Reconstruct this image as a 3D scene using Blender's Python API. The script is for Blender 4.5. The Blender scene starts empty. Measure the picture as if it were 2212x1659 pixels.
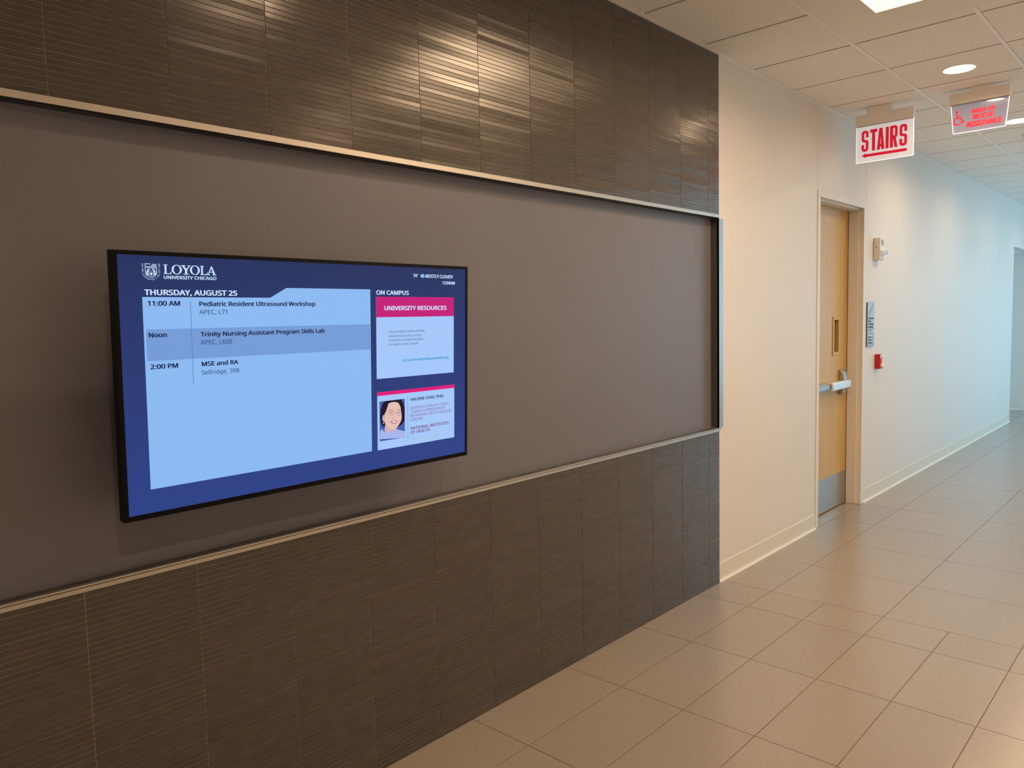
import bpy, bmesh, math, random
from mathutils import Vector, Matrix

random.seed(7)
SC = bpy.context.scene
COL = SC.collection
PI = math.pi


def lin(r, g=None, b=None):
    if g is None:
        r, g, b = r
    def f(c):
        c /= 255.0
        return c / 12.92 if c <= 0.04045 else ((c + 0.055) / 1.055) ** 2.4
    return (f(r), f(g), f(b))


# ------------------------------------------------------------------ camera
cam = bpy.data.cameras.new('camera')
cam.sensor_fit = 'HORIZONTAL'
cam.sensor_width = 36.0
cam.lens = 1653.13 / 2212.0 * 36.0
cam.clip_start = 0.05
cam.clip_end = 100
cam_o = bpy.data.objects.new('camera', cam)
COL.objects.link(cam_o)
right = Vector((0.73419237, 0.67851278, -0.02412433))
down = Vector((0.03814743, -0.07670187, -0.99632404))
fwd = Vector((-0.67786897, 0.73057322, -0.08219745))
cam_o.matrix_world = Matrix((
    (right.x, -down.x, -fwd.x, 2.163),
    (right.y, -down.y, -fwd.y, 0.0),
    (right.z, -down.z, -fwd.z, 1.604),
    (0, 0, 0, 1)))
SC.camera = cam_o

# ------------------------------------------------------------------ world, exposure
world = bpy.data.worlds.new('overcast_sky')
SC.world = world
world.use_nodes = True
wbg = world.node_tree.nodes['Background']
wbg.inputs[0].default_value = (0.53, 0.83, 1.07, 1)
wbg.inputs[1].default_value = 3.2
SC.view_settings.view_transform = 'Standard'
SC.view_settings.look = 'None'
SC.view_settings.gamma = 1.0
SC.view_settings.use_curve_mapping = False
SC.view_settings.exposure = 0.0

WARM = (1.0, 0.68, 0.41)
DOWNLIGHT_W = 10.5
WELL_W = 42.0

# ------------------------------------------------------------------ levels and lines of the place
ZC = 3.088            # ceiling
Y_TILE_END = 4.13     # end of the tiled feature wall
Y_COR = 12.75         # corner of the side passage
Y_FAR = 14.3
Y0, Y1 = -3.2, 16.0
X_R = 4.0
WX = -0.012           # white wall face
DOOR_Y0, DOOR_Y1, DOOR_Z = 5.63, 6.65, 2.495
REC_X = -0.053        # back of the recess
REC_Z0, REC_Z1 = 0.94, 2.170
WIN = (10.2, 15.4, 0.30, 2.80)
SKY = (1.829, X_R, 8.203, 15.505)   # unseen skylight well, added to light the far floor

# window portals let the sky light in through the glazing
pl = bpy.data.lights.new('window_daylight', 'AREA')
pl.shape = 'RECTANGLE'
pl.size = WIN[1] - WIN[0]
pl.size_y = WIN[3] - WIN[2]
pl.cycles.is_portal = True
plo = bpy.data.objects.new('window_daylight', pl)
COL.objects.link(plo)
plo.location = (X_R + 0.06, (WIN[0] + WIN[1]) / 2, (WIN[2] + WIN[3]) / 2)
plo.rotation_euler = (0, PI / 2, 0)     # faces -X, into the corridor
plo.rotation_euler = (PI / 2, 0, PI / 2)


pl2 = bpy.data.lights.new('added_passage_portal', 'AREA')
pl2.shape = 'RECTANGLE'
pl2.size = 1.4
pl2.size_y = 2.2
pl2.cycles.is_portal = True
plo2 = bpy.data.objects.new('added_passage_portal', pl2)
COL.objects.link(plo2)
plo2.location = (-2.70, (Y_COR + Y_FAR) / 2, 1.25)
plo2.rotation_euler = (PI / 2, 0, -PI / 2)


pl3 = bpy.data.lights.new('added_skylight_portal', 'AREA')
pl3.shape = 'RECTANGLE'
pl3.size = SKY[1] - SKY[0]
pl3.size_y = SKY[3] - SKY[2]
pl3.cycles.is_portal = True
plo3 = bpy.data.objects.new('added_skylight_portal', pl3)
COL.objects.link(plo3)
plo3.location = ((SKY[0] + SKY[1]) / 2, (SKY[2] + SKY[3]) / 2, ZC + .58)


# ------------------------------------------------------------------ materials
def new_mat(name):
    m = bpy.data.materials.new(name)
    m.use_nodes = True
    return m, m.node_tree, m.node_tree.nodes['Principled BSDF']


def mat(name, col, rough=0.5, metal=0.0, spec=0.5, noise=0.0, nscale=8.0, bump=0.0, bscale=200.0,
        emit=None, estr=0.0, coat=0.0):
    m, nt, b = new_mat(name)
    b.inputs['Base Color'].default_value = (*col, 1)
    b.inputs['Roughness'].default_value = rough
    b.inputs['Metallic'].default_value = metal
    b.inputs['Specular IOR Level'].default_value = spec
    b.inputs['Coat Weight'].default_value = coat
    if emit:
        b.inputs['Emission Color'].default_value = (*emit, 1)
        b.inputs['Emission Strength'].default_value = estr
    if noise or bump:
        tc = nt.nodes.new('ShaderNodeTexCoord')
    if noise:
        n = nt.nodes.new('ShaderNodeTexNoise')
        n.inputs['Scale'].default_value = nscale
        n.inputs['Detail'].default_value = 4
        nt.links.new(tc.outputs['Object'], n.inputs['Vector'])
        r = nt.nodes.new('ShaderNodeValToRGB')
        r.color_ramp.elements[0].color = (*[c * (1 - noise) for c in col], 1)
        r.color_ramp.elements[1].color = (*[min(1, c * (1 + noise)) for c in col], 1)
        r.color_ramp.elements[0].position = 0.3
        r.color_ramp.elements[1].position = 0.7
        nt.links.new(n.outputs['Fac'], r.inputs['Fac'])
        nt.links.new(r.outputs['Color'], b.inputs['Base Color'])
    if bump:
        n2 = nt.nodes.new('ShaderNodeTexNoise')
        n2.inputs['Scale'].default_value = bscale
        n2.inputs['Detail'].default_value = 3
        nt.links.new(tc.outputs['Object'], n2.inputs['Vector'])
        bp = nt.nodes.new('ShaderNodeBump')
        bp.inputs['Strength'].default_value = bump
        bp.inputs['Distance'].default_value = 0.001
        nt.links.new(n2.outputs['Fac'], bp.inputs['Height'])
        nt.links.new(bp.outputs['Normal'], b.inputs['Normal'])
    return m


def emis(name, rgb, strength=1.0):
    """a patch of lit display: black glass that gives off its own colour"""
    m, nt, b = new_mat(name)
    b.inputs['Base Color'].default_value = (0.005, 0.005, 0.006, 1)
    b.inputs['Roughness'].default_value = 0.45
    b.inputs['Specular IOR Level'].default_value = 0.08
    b.inputs['Emission Color'].default_value = (*lin(rgb), 1)
    b.inputs['Emission Strength'].default_value = strength
    return m


M = {}
M['white_wall'] = mat('painted_wall', (0.72, 0.705, 0.68), 0.42, noise=0.012, nscale=2.0, bump=0.08, bscale=350)
M['white_wall_bright'] = mat('painted_wall_white', (0.88, 0.87, 0.85), 0.5, noise=0.01, nscale=2.0)
M['door_frame'] = mat('painted_steel_frame', (0.75, 0.715, 0.66), 0.32)
M['ceil_tile'] = mat('ceiling_board', (0.87, 0.85, 0.81), 0.9, noise=0.02, nscale=60, bump=0.1, bscale=500)
M['ceil_grid'] = mat('ceiling_grid_steel', (0.90, 0.90, 0.88), 0.35)
M['ceil_gap'] = mat('ceiling_gap', (0.11, 0.09, 0.075), 0.95)
M['gypsum'] = mat('gypsum_panel', (0.86, 0.84, 0.80), 0.85, noise=0.01, nscale=3)
M['well_white'] = mat('light_well_white', (0.86, 0.84, 0.80), 0.7)
M['grout_wall'] = mat('wall_tile_grout', (0.36, 0.305, 0.245), 0.85, noise=0.1, nscale=30)
M['recess'] = mat('recess_paint', (0.158, 0.157, 0.187), 0.42, noise=0.02, nscale=3, bump=0.05, bscale=400)
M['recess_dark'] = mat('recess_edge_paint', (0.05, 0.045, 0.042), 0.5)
M['trim_metal'] = mat('satin_bronze_aluminium', (0.58, 0.54, 0.49), 0.36, metal=0.9)
M['trim_dark'] = mat('trim_shadow_groove', (0.05, 0.04, 0.03), 0.6)
M['steel'] = mat('brushed_steel', (0.46, 0.44, 0.41), 0.36, metal=1.0, bump=0.05, bscale=120)
M['satin_alu'] = mat('satin_aluminium', (0.80, 0.81, 0.82), 0.34, metal=0.7)
M['steel_dark'] = mat('dark_brushed_steel', (0.20, 0.18, 0.16), 0.3, metal=0.9)
M['baseboard'] = mat('rubber_cove_base', (0.70, 0.68, 0.60), 0.38)
M['grout_floor'] = mat('floor_grout', (0.15, 0.11, 0.075), 0.8, noise=0.1, nscale=10)
M['black_plastic'] = mat('black_plastic', (0.004, 0.004, 0.005), 0.4, spec=0.12)
M['black_matt'] = mat('black_matt_plastic', (0.006, 0.006, 0.007), 0.6, spec=0.12)
M['white_plastic'] = mat('white_plastic', (0.80, 0.77, 0.70), 0.35)
M['beige_plastic'] = mat('beige_plastic', (0.80, 0.76, 0.67), 0.4)
M['grey_plastic'] = mat('grey_plastic', (0.30, 0.27, 0.23), 0.5)
M['red_plastic'] = mat('red_plastic', lin(190, 18, 28), 0.3)
M['white_mark'] = mat('white_marking', (0.85, 0.85, 0.85), 0.4)
M['dark_mark'] = mat('dark_marking', (0.03, 0.03, 0.035), 0.4)
M['plaque'] = mat('plaque_grey', lin(176, 188, 200), 0.3, metal=0.25)
M['plaque_edge'] = mat('plaque_edge', (0.06, 0.04, 0.045), 0.5)
M['plaque_ink'] = mat('plaque_lettering', lin(70, 78, 88), 0.4)
M['cream_housing'] = mat('cream_painted_housing', (0.93, 0.89, 0.82), 0.35)
M['lamp'] = mat('lamp_lens', (0.9, 0.9, 0.9), 0.4, emit=(1.0, 0.90, 0.74), estr=9.0)
M['reflector'] = mat('lamp_reflector', (0.85, 0.83, 0.80), 0.25, metal=0.8)
M['diffuser'] = mat('light_well_diffuser', (0.9, 0.9, 0.88), 0.5, emit=(1.0, 0.80, 0.52), estr=0.9)
M['red_sign'] = mat('red_lettering', lin(222, 20, 58), 0.4, emit=lin(225, 18, 60), estr=0.35)
M['sign_white'] = mat('lit_white_acrylic', (0.76, 0.75, 0.76), 0.3, emit=(0.90, 0.93, 1.0), estr=0.36)
M['sign_edge'] = mat('lit_acrylic_edge', (0.9, 0.9, 0.9), 0.2, emit=(1.0, 0.93, 0.96), estr=0.95)
M['red_glow'] = mat('red_etched_lettering', lin(230, 30, 60), 0.4, emit=lin(255, 40, 75), estr=0.55)
M['red_glow_back'] = mat('red_etched_lettering_back', lin(230, 60, 70), 0.4, emit=lin(255, 80, 90), estr=0.5)
M['outside'] = mat('outside_ground', (0.35, 0.36, 0.34), 0.9)

# window glass
m, nt, b = new_mat('window_glass')
b.inputs['Base Color'].default_value = (0.9, 0.97, 0.97, 1)
b.inputs['Roughness'].default_value = 0.02
tr = nt.nodes.new('ShaderNodeBsdfTransparent')
tr.inputs[0].default_value = (0.92, 0.98, 0.98, 1)
gl = nt.nodes.new('ShaderNodeBsdfGlossy')
gl.inputs['Roughness'].default_value = 0.02
mx = nt.nodes.new('ShaderNodeMixShader')
mx.inputs[0].default_value = 0.06
nt.links.new(tr.outputs[0], mx.inputs[1])
nt.links.new(gl.outputs[0], mx.inputs[2])
nt.links.new(mx.outputs[0], nt.nodes['Material Output'].inputs[0])
M['glass'] = m

# clear acrylic of the hanging sign: lightly tinted, reflective
m, nt, b = new_mat('clear_acrylic')
tr = nt.nodes.new('ShaderNodeBsdfTransparent')
tr.inputs[0].default_value = (0.66, 0.66, 0.74, 1)
gl = nt.nodes.new('ShaderNodeBsdfGlossy')
gl.inputs['Roughness'].default_value = 0.03
df = nt.nodes.new('ShaderNodeBsdfDiffuse')
df.inputs[0].default_value = (0.70, 0.68, 0.82, 1)
fr = nt.nodes.new('ShaderNodeFresnel')
fr.inputs[0].default_value = 1.49
m1 = nt.nodes.new('ShaderNodeMixShader')
m1.inputs[0].default_value = 0.38
nt.links.new(tr.outputs[0], m1.inputs[1])
nt.links.new(df.outputs[0], m1.inputs[2])
m2 = nt.nodes.new('ShaderNodeMixShader')
nt.links.new(fr.outputs[0], m2.inputs[0])
nt.links.new(m1.outputs[0], m2.inputs[1])
nt.links.new(gl.outputs[0], m2.inputs[2])
em = nt.nodes.new('ShaderNodeEmission')          # the panel is edge-lit
em.inputs[0].default_value = (0.60, 0.58, 0.72, 1)
em.inputs[1].default_value = 0.10
ad = nt.nodes.new('ShaderNodeAddShader')
nt.links.new(m2.outputs[0], ad.inputs[0])
nt.links.new(em.outputs[0], ad.inputs[1])
nt.links.new(ad.outputs[0], nt.nodes['Material Output'].inputs[0])
M['acrylic'] = m

# strobe lens
m, nt, b = new_mat('clear_strobe_lens')
b.inputs['Base Color'].default_value = (0.9, 0.9, 0.88, 1)
b.inputs['Roughness'].default_value = 0.05
b.inputs['Transmission Weight'].default_value = 0.85
M['lens'] = m

# maple veneer of the door: fine vertical grain
m, nt, b = new_mat('maple_veneer')
tc = nt.nodes.new('ShaderNodeTexCoord')
mp = nt.nodes.new('ShaderNodeMapping')
mp.inputs['Scale'].default_value = (9, 9, 0.5)
n = nt.nodes.new('ShaderNodeTexNoise')
n.inputs['Scale'].default_value = 5
n.inputs['Detail'].default_value = 6
r = nt.nodes.new('ShaderNodeValToRGB')
r.color_ramp.elements[0].position = 0.3
r.color_ramp.elements[0].color = (0.54, 0.335, 0.110, 1)
r.color_ramp.elements[1].position = 0.7
r.color_ramp.elements[1].color = (0.60, 0.395, 0.145, 1)
nt.links.new(tc.outputs['Object'], mp.inputs[0])
nt.links.new(mp.outputs[0], n.inputs['Vector'])
nt.links.new(n.outputs['Fac'], r.inputs[0])
nt.links.new(r.outputs[0], b.inputs['Base Color'])
b.inputs['Roughness'].default_value = 0.3
M['maple'] = m

# porcelain floor tile
def floor_mat(name, k):
    m, nt, b = new_mat(name)
    tc = nt.nodes.new('ShaderNodeTexCoord')
    n = nt.nodes.new('ShaderNodeTexNoise')
    n.inputs['Scale'].default_value = 55
    n.inputs['Detail'].default_value = 8
    nt.links.new(tc.outputs['Object'], n.inputs['Vector'])
    r = nt.nodes.new('ShaderNodeValToRGB')
    a = (0.315 * k, 0.277 * k, 0.238 * k)
    c = (0.333 * k, 0.295 * k, 0.256 * k)
    r.color_ramp.elements[0].position = 0.35
    r.color_ramp.elements[0].color = (*a, 1)
    r.color_ramp.elements[1].position = 0.65
    r.color_ramp.elements[1].color = (*c, 1)
    nt.links.new(n.outputs['Fac'], r.inputs[0])
    nt.links.new(r.outputs[0], b.inputs['Base Color'])
    b.inputs['Roughness'].default_value = 0.25
    b.inputs['Specular IOR Level'].default_value = 0.5
    b.inputs['IOR'].default_value = 1.78
    return m
M['floor_a'] = floor_mat('porcelain_floor_tile', 0.985)
M['floor_b'] = floor_mat('porcelain_floor_tile_pale', 1.0)
M['floor_c'] = floor_mat('porcelain_floor_tile_deep', 0.97)

# glazed strip tiles of the feature wall, three close shades
def strip_mat(name, c):
    m, nt, b = new_mat(name)
    tc = nt.nodes.new('ShaderNodeTexCoord')
    n = nt.nodes.new('ShaderNodeTexNoise')
    n.inputs['Scale'].default_value = 18
    n.inputs['Detail'].default_value = 6
    nt.links.new(tc.outputs['Object'], n.inputs['Vector'])
    r = nt.nodes.new('ShaderNodeValToRGB')
    r.color_ramp.elements[0].position = 0.3
    r.color_ramp.elements[0].color = (*[x * 0.88 for x in c], 1)
    r.color_ramp.elements[1].position = 0.7
    r.color_ramp.elements[1].color = (*[x * 1.12 for x in c], 1)
    nt.links.new(n.outputs['Fac'], r.inputs[0])
    nt.links.new(r.outputs[0], b.inputs['Base Color'])
    b.inputs['Roughness'].default_value = 0.215
    b.inputs['Specular IOR Level'].default_value = 0.75
    return m
M['strip_a'] = strip_mat('brown_glazed_strip', (0.066, 0.053, 0.043))
M['strip_b'] = strip_mat('brown_glazed_strip_warm', (0.073, 0.055, 0.043))
M['strip_c'] = strip_mat('brown_glazed_strip_olive', (0.063, 0.055, 0.042))


# ------------------------------------------------------------------ mesh helpers
class MB:
    """collects faces with material slots and links them as one mesh object"""
    def __init__(self):
        self.v, self.f, self.mi, self.mats, self.sm = [], [], [], [], []

    def slot(self, mt):
        if mt not in self.mats:
            self.mats.append(mt)
        return self.mats.index(mt)

    def poly(self, pts, mt, smooth=False):
        i = len(self.v)
        self.v += [tuple(p) for p in pts]
        self.f.append(tuple(range(i, i + len(pts))))
        self.mi.append(self.slot(mt))
        self.sm.append(smooth)

    def raw(self, verts, faces, mt, smooth=False):
        i = len(self.v)
        self.v += [tuple(p) for p in verts]
        s = self.slot(mt)
        for f in faces:
            self.f.append(tuple(k + i for k in f))
            self.mi.append(s)
            self.sm.append(smooth)

    def box(self, x0, y0, z0, x1, y1, z1, mt):
        v = [(x0, y0, z0), (x1, y0, z0), (x1, y1, z0), (x0, y1, z0), (x0, y0, z1), (x1, y0, z1), (x1, y1, z1), (x0, y1, z1)]
        f = [(0, 3, 2, 1), (4, 5, 6, 7), (0, 1, 5, 4), (1, 2, 6, 5), (2, 3, 7, 6), (3, 0, 4, 7)]
        self.raw(v, f, mt)

    def rbox(self, x0, y0, z0, x1, y1, z1, mt, r=0.004, seg=2):
        bm = bmesh.new()
        bmesh.ops.create_cube(bm, size=1.0)
        for v in bm.verts:
            v.co = Vector(((x0 + x1) / 2 + v.co.x * (x1 - x0), (y0 + y1) / 2 + v.co.y * (y1 - y0), (z0 + z1) / 2 + v.co.z * (z1 - z0)))
        r = min(r, 0.45 * min(x1 - x0, y1 - y0, z1 - z0))
        bmesh.ops.bevel(bm, geom=list(bm.edges), offset=r, segments=seg, profile=0.5, affect='EDGES')
        bm.verts.index_update()
        self.raw([v.co[:] for v in bm.verts], [[v.index for v in f.verts] for f in bm.faces], mt)
        bm.free()

    def prism(self, pts, axis, a, b, mt):
        """closed outline pts (2D) extruded along axis from a to b"""
        def P(p, t):
            return {'x': (t, p[0], p[1]), 'y': (p[0], t, p[1]), 'z': (p[0], p[1], t)}[axis]
        n = len(pts)
        v = [P(p, a) for p in pts] + [P(p, b) for p in pts]
        f = [tuple(range(n)), tuple(range(2 * n - 1, n - 1, -1))]
        f += [(i, (i + 1) % n, n + (i + 1) % n, n + i) for i in range(n)]
        self.raw(v, f, mt)

    def lathe(self, prof, c, mt, seg=48, smooth=True):
        """profile of (radius, z) turned about the vertical through c"""
        v, f = [], []
        for r, z in prof:
            for k in range(seg):
                a = 2 * PI * k / seg
                v.append((c[0] + r * math.cos(a), c[1] + r * math.sin(a), c[2] + z))
        for j in range(len(prof) - 1):
            for k in range(seg):
                k2 = (k + 1) % seg
                f.append((j * seg + k, j * seg + k2, (j + 1) * seg + k2, (j + 1) * seg + k))
        self.raw(v, f, mt, smooth)

    def disc(self, c, r, mt, seg=48):
        self.poly([(c[0] + r * math.cos(2 * PI * k / seg), c[1] + r * math.sin(2 * PI * k / seg), c[2]) for k in range(seg)][::-1], mt)

    def build(self, name, parent=None, normals=True):
        me = bpy.data.meshes.new(name)
        me.from_pydata(self.v, [], self.f)
        for mt in self.mats:
            me.materials.append(mt)
        me.polygons.foreach_set('material_index', self.mi)
        me.polygons.foreach_set('use_smooth', self.sm)
        if normals:
            bm = bmesh.new()
            bm.from_mesh(me)
            bmesh.ops.recalc_face_normals(bm, faces=bm.faces)
            bm.to_mesh(me)
            bm.free()
        o = bpy.data.objects.new(name, me)
        COL.objects.link(o)
        if parent:
            o.parent = parent
        return o


def tag(o, label, cat, group=None):
    o['label'] = label
    o['category'] = cat
    if group:
        o['group'] = group
    return o


def thing(name, label, cat, loc=(0, 0, 0), group=None):
    o = bpy.data.objects.new(name, None)
    o.empty_display_size = 0.1
    COL.objects.link(o)
    o.location = loc
    return tag(o, label, cat, group)


def struct(o, label, cat):
    o['kind'] = 'structure'
    return tag(o, label, cat)


# ---- lettering -----------------------------------------------------------
FONT = None
for fname in ('NotoSansMath-Regular.woff2', 'Noto Sans CJK Regular.woff2'):
    try:
        FONT = bpy.data.fonts.load(bpy.utils.resource_path('LOCAL') + '/datafiles/fonts/' + fname)
        break
    except Exception:
        FONT = None


def text_mesh(s, spacing=1.0):
    """flat mesh of a line of text at size 1: verts, faces"""
    cu = bpy.data.curves.new('lettering', 'FONT')
    cu.body = s
    if FONT:
        cu.font = FONT
    cu.size = 1.0
    cu.space_character = spacing
    cu.resolution_u = 4
    o = bpy.data.objects.new('lettering', cu)
    COL.objects.link(o)
    bpy.context.view_layer.update()
    dg = bpy.context.evaluated_depsgraph_get()
    me = bpy.data.meshes.new_from_object(o.evaluated_get(dg))
    v = [tuple(p.co) for p in me.vertices]
    f = [tuple(p.vertices) for p in me.polygons]
    bpy.data.objects.remove(o)
    bpy.data.curves.remove(cu)
    bpy.data.meshes.remove(me)
    return v, f


CAP = max(p[1] for p in text_mesh('H')[0])


def put_text(mb, s, u0, u1, base, cap, n, mt, bold=0.0, spacing=1.0):
    """text fitted between u0 and u1 with its baseline and capital height set (metres); bold thickens the strokes"""
    v, f = text_mesh(s, spacing)
    b = max(0.0, bold)
    xa, xb = min(p[0] for p in v), max(p[0] for p in v)
    h = cap / (CAP + 1.0 * b)
    k = (u1 - u0 - 2 * b * h) / (xb - xa)
    shifts = [(0, 0)] if b <= 0 else [(-b, 0), (b, 0), (0, -b * .5), (0, b * .5), (-b * .6, b * .4), (b * .6, -b * .4)]
    for i, (dx, dy) in enumerate(shifts):
        mb.raw([(u0 + b * h + (p[0] - xa) * k + dx * h, base + (b * .5 + p[1] + dy) * h, n + i * 0.000012) for p in v], f, mt)


def stroke(pts, w, closed=False):
    """mitred ribbon of width w along a 2D path: list of quads"""
    P = [Vector((p[0], p[1])) for p in pts]
    n = len(P)
    L, Rr = [], []
    for i in range(n):
        a = P[i - 1] if (i > 0 or closed) else None
        c = P[(i + 1) % n] if (i < n - 1 or closed) else None
        d1 = (P[i] - a).normalized() if a is not None else None
        d2 = (c - P[i]).normalized() if c is not None else None
        if d1 is None:
            d1 = d2
        if d2 is None:
            d2 = d1
        n1, n2 = Vector((-d1.y, d1.x)), Vector((-d2.y, d2.x))
        mi = (n1 + n2)
        mi = mi.normalized() if mi.length > 1e-6 else n1
        k = (w / 2) / max(0.35, mi.dot(n1))
        L.append(P[i] + mi * k)
        Rr.append(P[i] - mi * k)
    q = []
    for i in range(n if closed else n - 1):
        j = (i + 1) % n
        q.append([L[i], Rr[i], Rr[j], L[j]])
    return q


def arc(cx, cy, rx, ry, a0, a1, n=6):
    return [(cx + rx * math.cos(math.radians(a0 + (a1 - a0) * i / n)), cy + ry * math.sin(math.radians(a0 + (a1 - a0) * i / n))) for i in range(n + 1)]


# ================================================================== THE SETTING
# ---- floor ---------------------------------------------------------------
def build_floor():
    mb = MB()
    g = 0.0017
    XA, XB = -2.6, X_R
    mb.box(XA, Y0, -0.06, XB, Y1, -0.0015, M['grout_floor'])
    rnd = random.Random(3)
    def tiles(xs, ys):
        for i in range(len(xs) - 1):
            for j in range(len(ys) - 1):
                mt = rnd.choice([M['floor_a'], M['floor_b'], M['floor_b'], M['floor_c']])
                x0, x1, y0, y1 = xs[i] + g, xs[i + 1] - g, ys[j] + g, ys[j + 1] - g
                mb.raw([(x0, y0, 0), (x1, y0, 0), (x1, y1, 0), (x0, y1, 0), (x0, y0, -.0015), (x1, y0, -.0015), (x1, y1, -.0015), (x0, y1, -.0015)],
                       [(0, 1, 2, 3), (0, 4, 5, 1), (1, 5, 6, 2), (2, 6, 7, 3), (3, 7, 4, 0)], mt)
    px = 0.3075
    xs = [-0.01] + [0.297 + px * k for k in range(0, 12)] + [XB]
    ys = [Y0] + [3.883 - 0.6096 * k for k in range(11, -1, -1)] + [4.186]
    tiles(xs, ys)
    xs = [-0.01] + [0.297 + 2 * px * k for k in range(0, 7)]
    xs = [x for x in xs if x < XB - .05] + [XB]
    ys = [4.186 + 0.6085 * k for k in range(0, 20)]
    ys = [y for y in ys if y < Y1 - .05] + [Y1]
    tiles(xs, ys)
    # doorway and side passage
    tiles([-0.20, -0.011], [5.6, 6.68])
    tiles([-2.6, -1.99, -1.385, -0.775, -0.16, -0.011], [12.5, 13.32, 13.93, 14.4])
    return struct(mb.build('floor'), 'beige porcelain tile floor with thin brown grout lines', 'floor')
build_floor()


# ---- tiled feature wall --------------------------------------------------
COLS = [0.967 + 0.3035 * k for k in range(-15, 11)]
COLS = [y for y in COLS if y > Y0 + .03 and y < Y_TILE_END - .03]
COLS = [Y0] + COLS + [Y_TILE_END]


def strip_wall(name, z0, z1, from_top, label, seed):
    mb = MB()
    rnd = random.Random(seed)
    pitch, gap, vg = 0.0160, 0.0019, 0.0022
    mb.box(-0.012, Y0, z0, -0.0023, Y_TILE_END, z1, M['grout_wall'])
    n = int((z1 - z0) / pitch) + 1
    for ci in range(len(COLS) - 1):
        ya, yb = COLS[ci] + vg / 2, COLS[ci + 1] - vg / 2
        tile_tilt = 0.0
        for k in range(n):
            if k % 18 == 0:
                tile_tilt = rnd.gauss(0, 0.0045)
                tile_yaw = rnd.gauss(0, 0.0025)
            if from_top:
                b = z1 - k * pitch - gap / 2
                a = max(z0 + 0.0004, b - pitch + gap)
            else:
                a = z0 + k * pitch + gap / 2
                b = min(z1 - 0.0004, a + pitch - gap)
            if b - a < 0.003:
                continue
            t = tile_tilt + rnd.gauss(0, 0.020)
            yw = tile_yaw + rnd.gauss(0, 0.0010)
            off = rnd.uniform(-0.0003, 0.0003)
            h, w = (b - a) / 2, (yb - ya) / 2
            def X(sy, sz):
                return off + sz * h * t + sy * w * yw * 0.35
            mt = rnd.choice([M['strip_a'], M['strip_a'], M['strip_b'], M['strip_c']])
            c = 0.0004
            v = [(X(-1, -1), ya + c, a + c), (X(1, -1), yb - c, a + c), (X(1, 1), yb - c, b - c), (X(-1, 1), ya + c, b - c),
                 (-.0030, ya, a), (-.0030, yb, a), (-.0030, yb, b), (-.0030, ya, b)]
            mb.raw(v, [(0, 1, 2, 3), (0, 4, 5, 1), (1, 5, 6, 2), (2, 6, 7, 3), (3, 7, 4, 0)], mt)
    o = mb.build(name)
    return struct(o, label, 'wall')


strip_wall('wall_left_upper', 2.1885, ZC, False, 'dark brown strip-tiled wall band above the recess', 11)
strip_wall('wall_left_lower', 0.0, 0.9215, True, 'dark brown strip-tiled wall band below the recess', 12)


def build_recess():
    mb = MB()
    mb.box(REC_X - 0.02, Y0, REC_Z0 - .03, REC_X, Y_TILE_END, REC_Z1 + .05, M['recess'])
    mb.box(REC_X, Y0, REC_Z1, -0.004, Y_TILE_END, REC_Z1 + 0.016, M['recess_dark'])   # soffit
    o = mb.build('wall_left_recess')
    struct(o, 'plain grey-brown recessed wall panel behind the screen', 'wall')
    # tiled ledge
    mb = MB()
    mb.box(REC_X, Y0, REC_Z0 - 0.014, -0.002, Y_TILE_END, REC_Z0 - 0.0015, M['grout_wall'])
    for i in range(len(COLS) - 1):
        mb.box(REC_X + .005, COLS[i] - 0.02 + .0015, REC_Z0 - .002, -0.006, COLS[i + 1] - .02 - .0015, REC_Z0, M['strip_a'])
    mb.box(REC_X, Y0, REC_Z0 - .001, REC_X + .0025, Y_TILE_END, REC_Z0 + .0025, M['recess'])
    struct(mb.build('trim_1'), 'narrow tiled ledge at the foot of the recess', 'trim')
    # edge trims
    mb = MB()
    mb.box(-0.011, Y0, 2.1700, 0.0022, Y_TILE_END, 2.1755, M['trim_metal'])
    mb.box(-0.011, Y0, 2.1755, 0.0015, Y_TILE_END, 2.1860, M['trim_metal'])
    mb.box(-0.011, Y0, 2.1860, 0.0010, Y_TILE_END, 2.1885, M['trim_metal'])
    struct(mb.build('trim_2'), 'satin metal edge trim along the top of the recess', 'trim')
    mb = MB()
    mb.box(-0.011, Y0, 0.9365, 0.0025, Y_TILE_END, 0.9415, M['trim_metal'])
    mb.box(-0.011, Y0, 0.9340, -0.0005, Y_TILE_END, 0.9365, M['trim_dark'])
    mb.box(-0.011, Y0, 0.9225, 0.0018, Y_TILE_END, 0.9340, M['trim_metal'])
    struct(mb.build('trim_3'), 'satin metal edge trim along the bottom of the recess', 'trim')
    # steel jamb at the end of the recess, returned on the white wall
    mb = MB()
    mb.box(REC_X, Y_TILE_END - .002, REC_Z0, -0.0005, Y_TILE_END, REC_Z1, M['steel_dark'])
    mb.box(WX, Y_TILE_END - .002, 0.943, -0.0005, Y_TILE_END + 0.048, 2.166, M['steel'])
    struct(mb.build('trim_4'), 'brushed steel corner guard at the end of the recess', 'trim')
build_recess()


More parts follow.
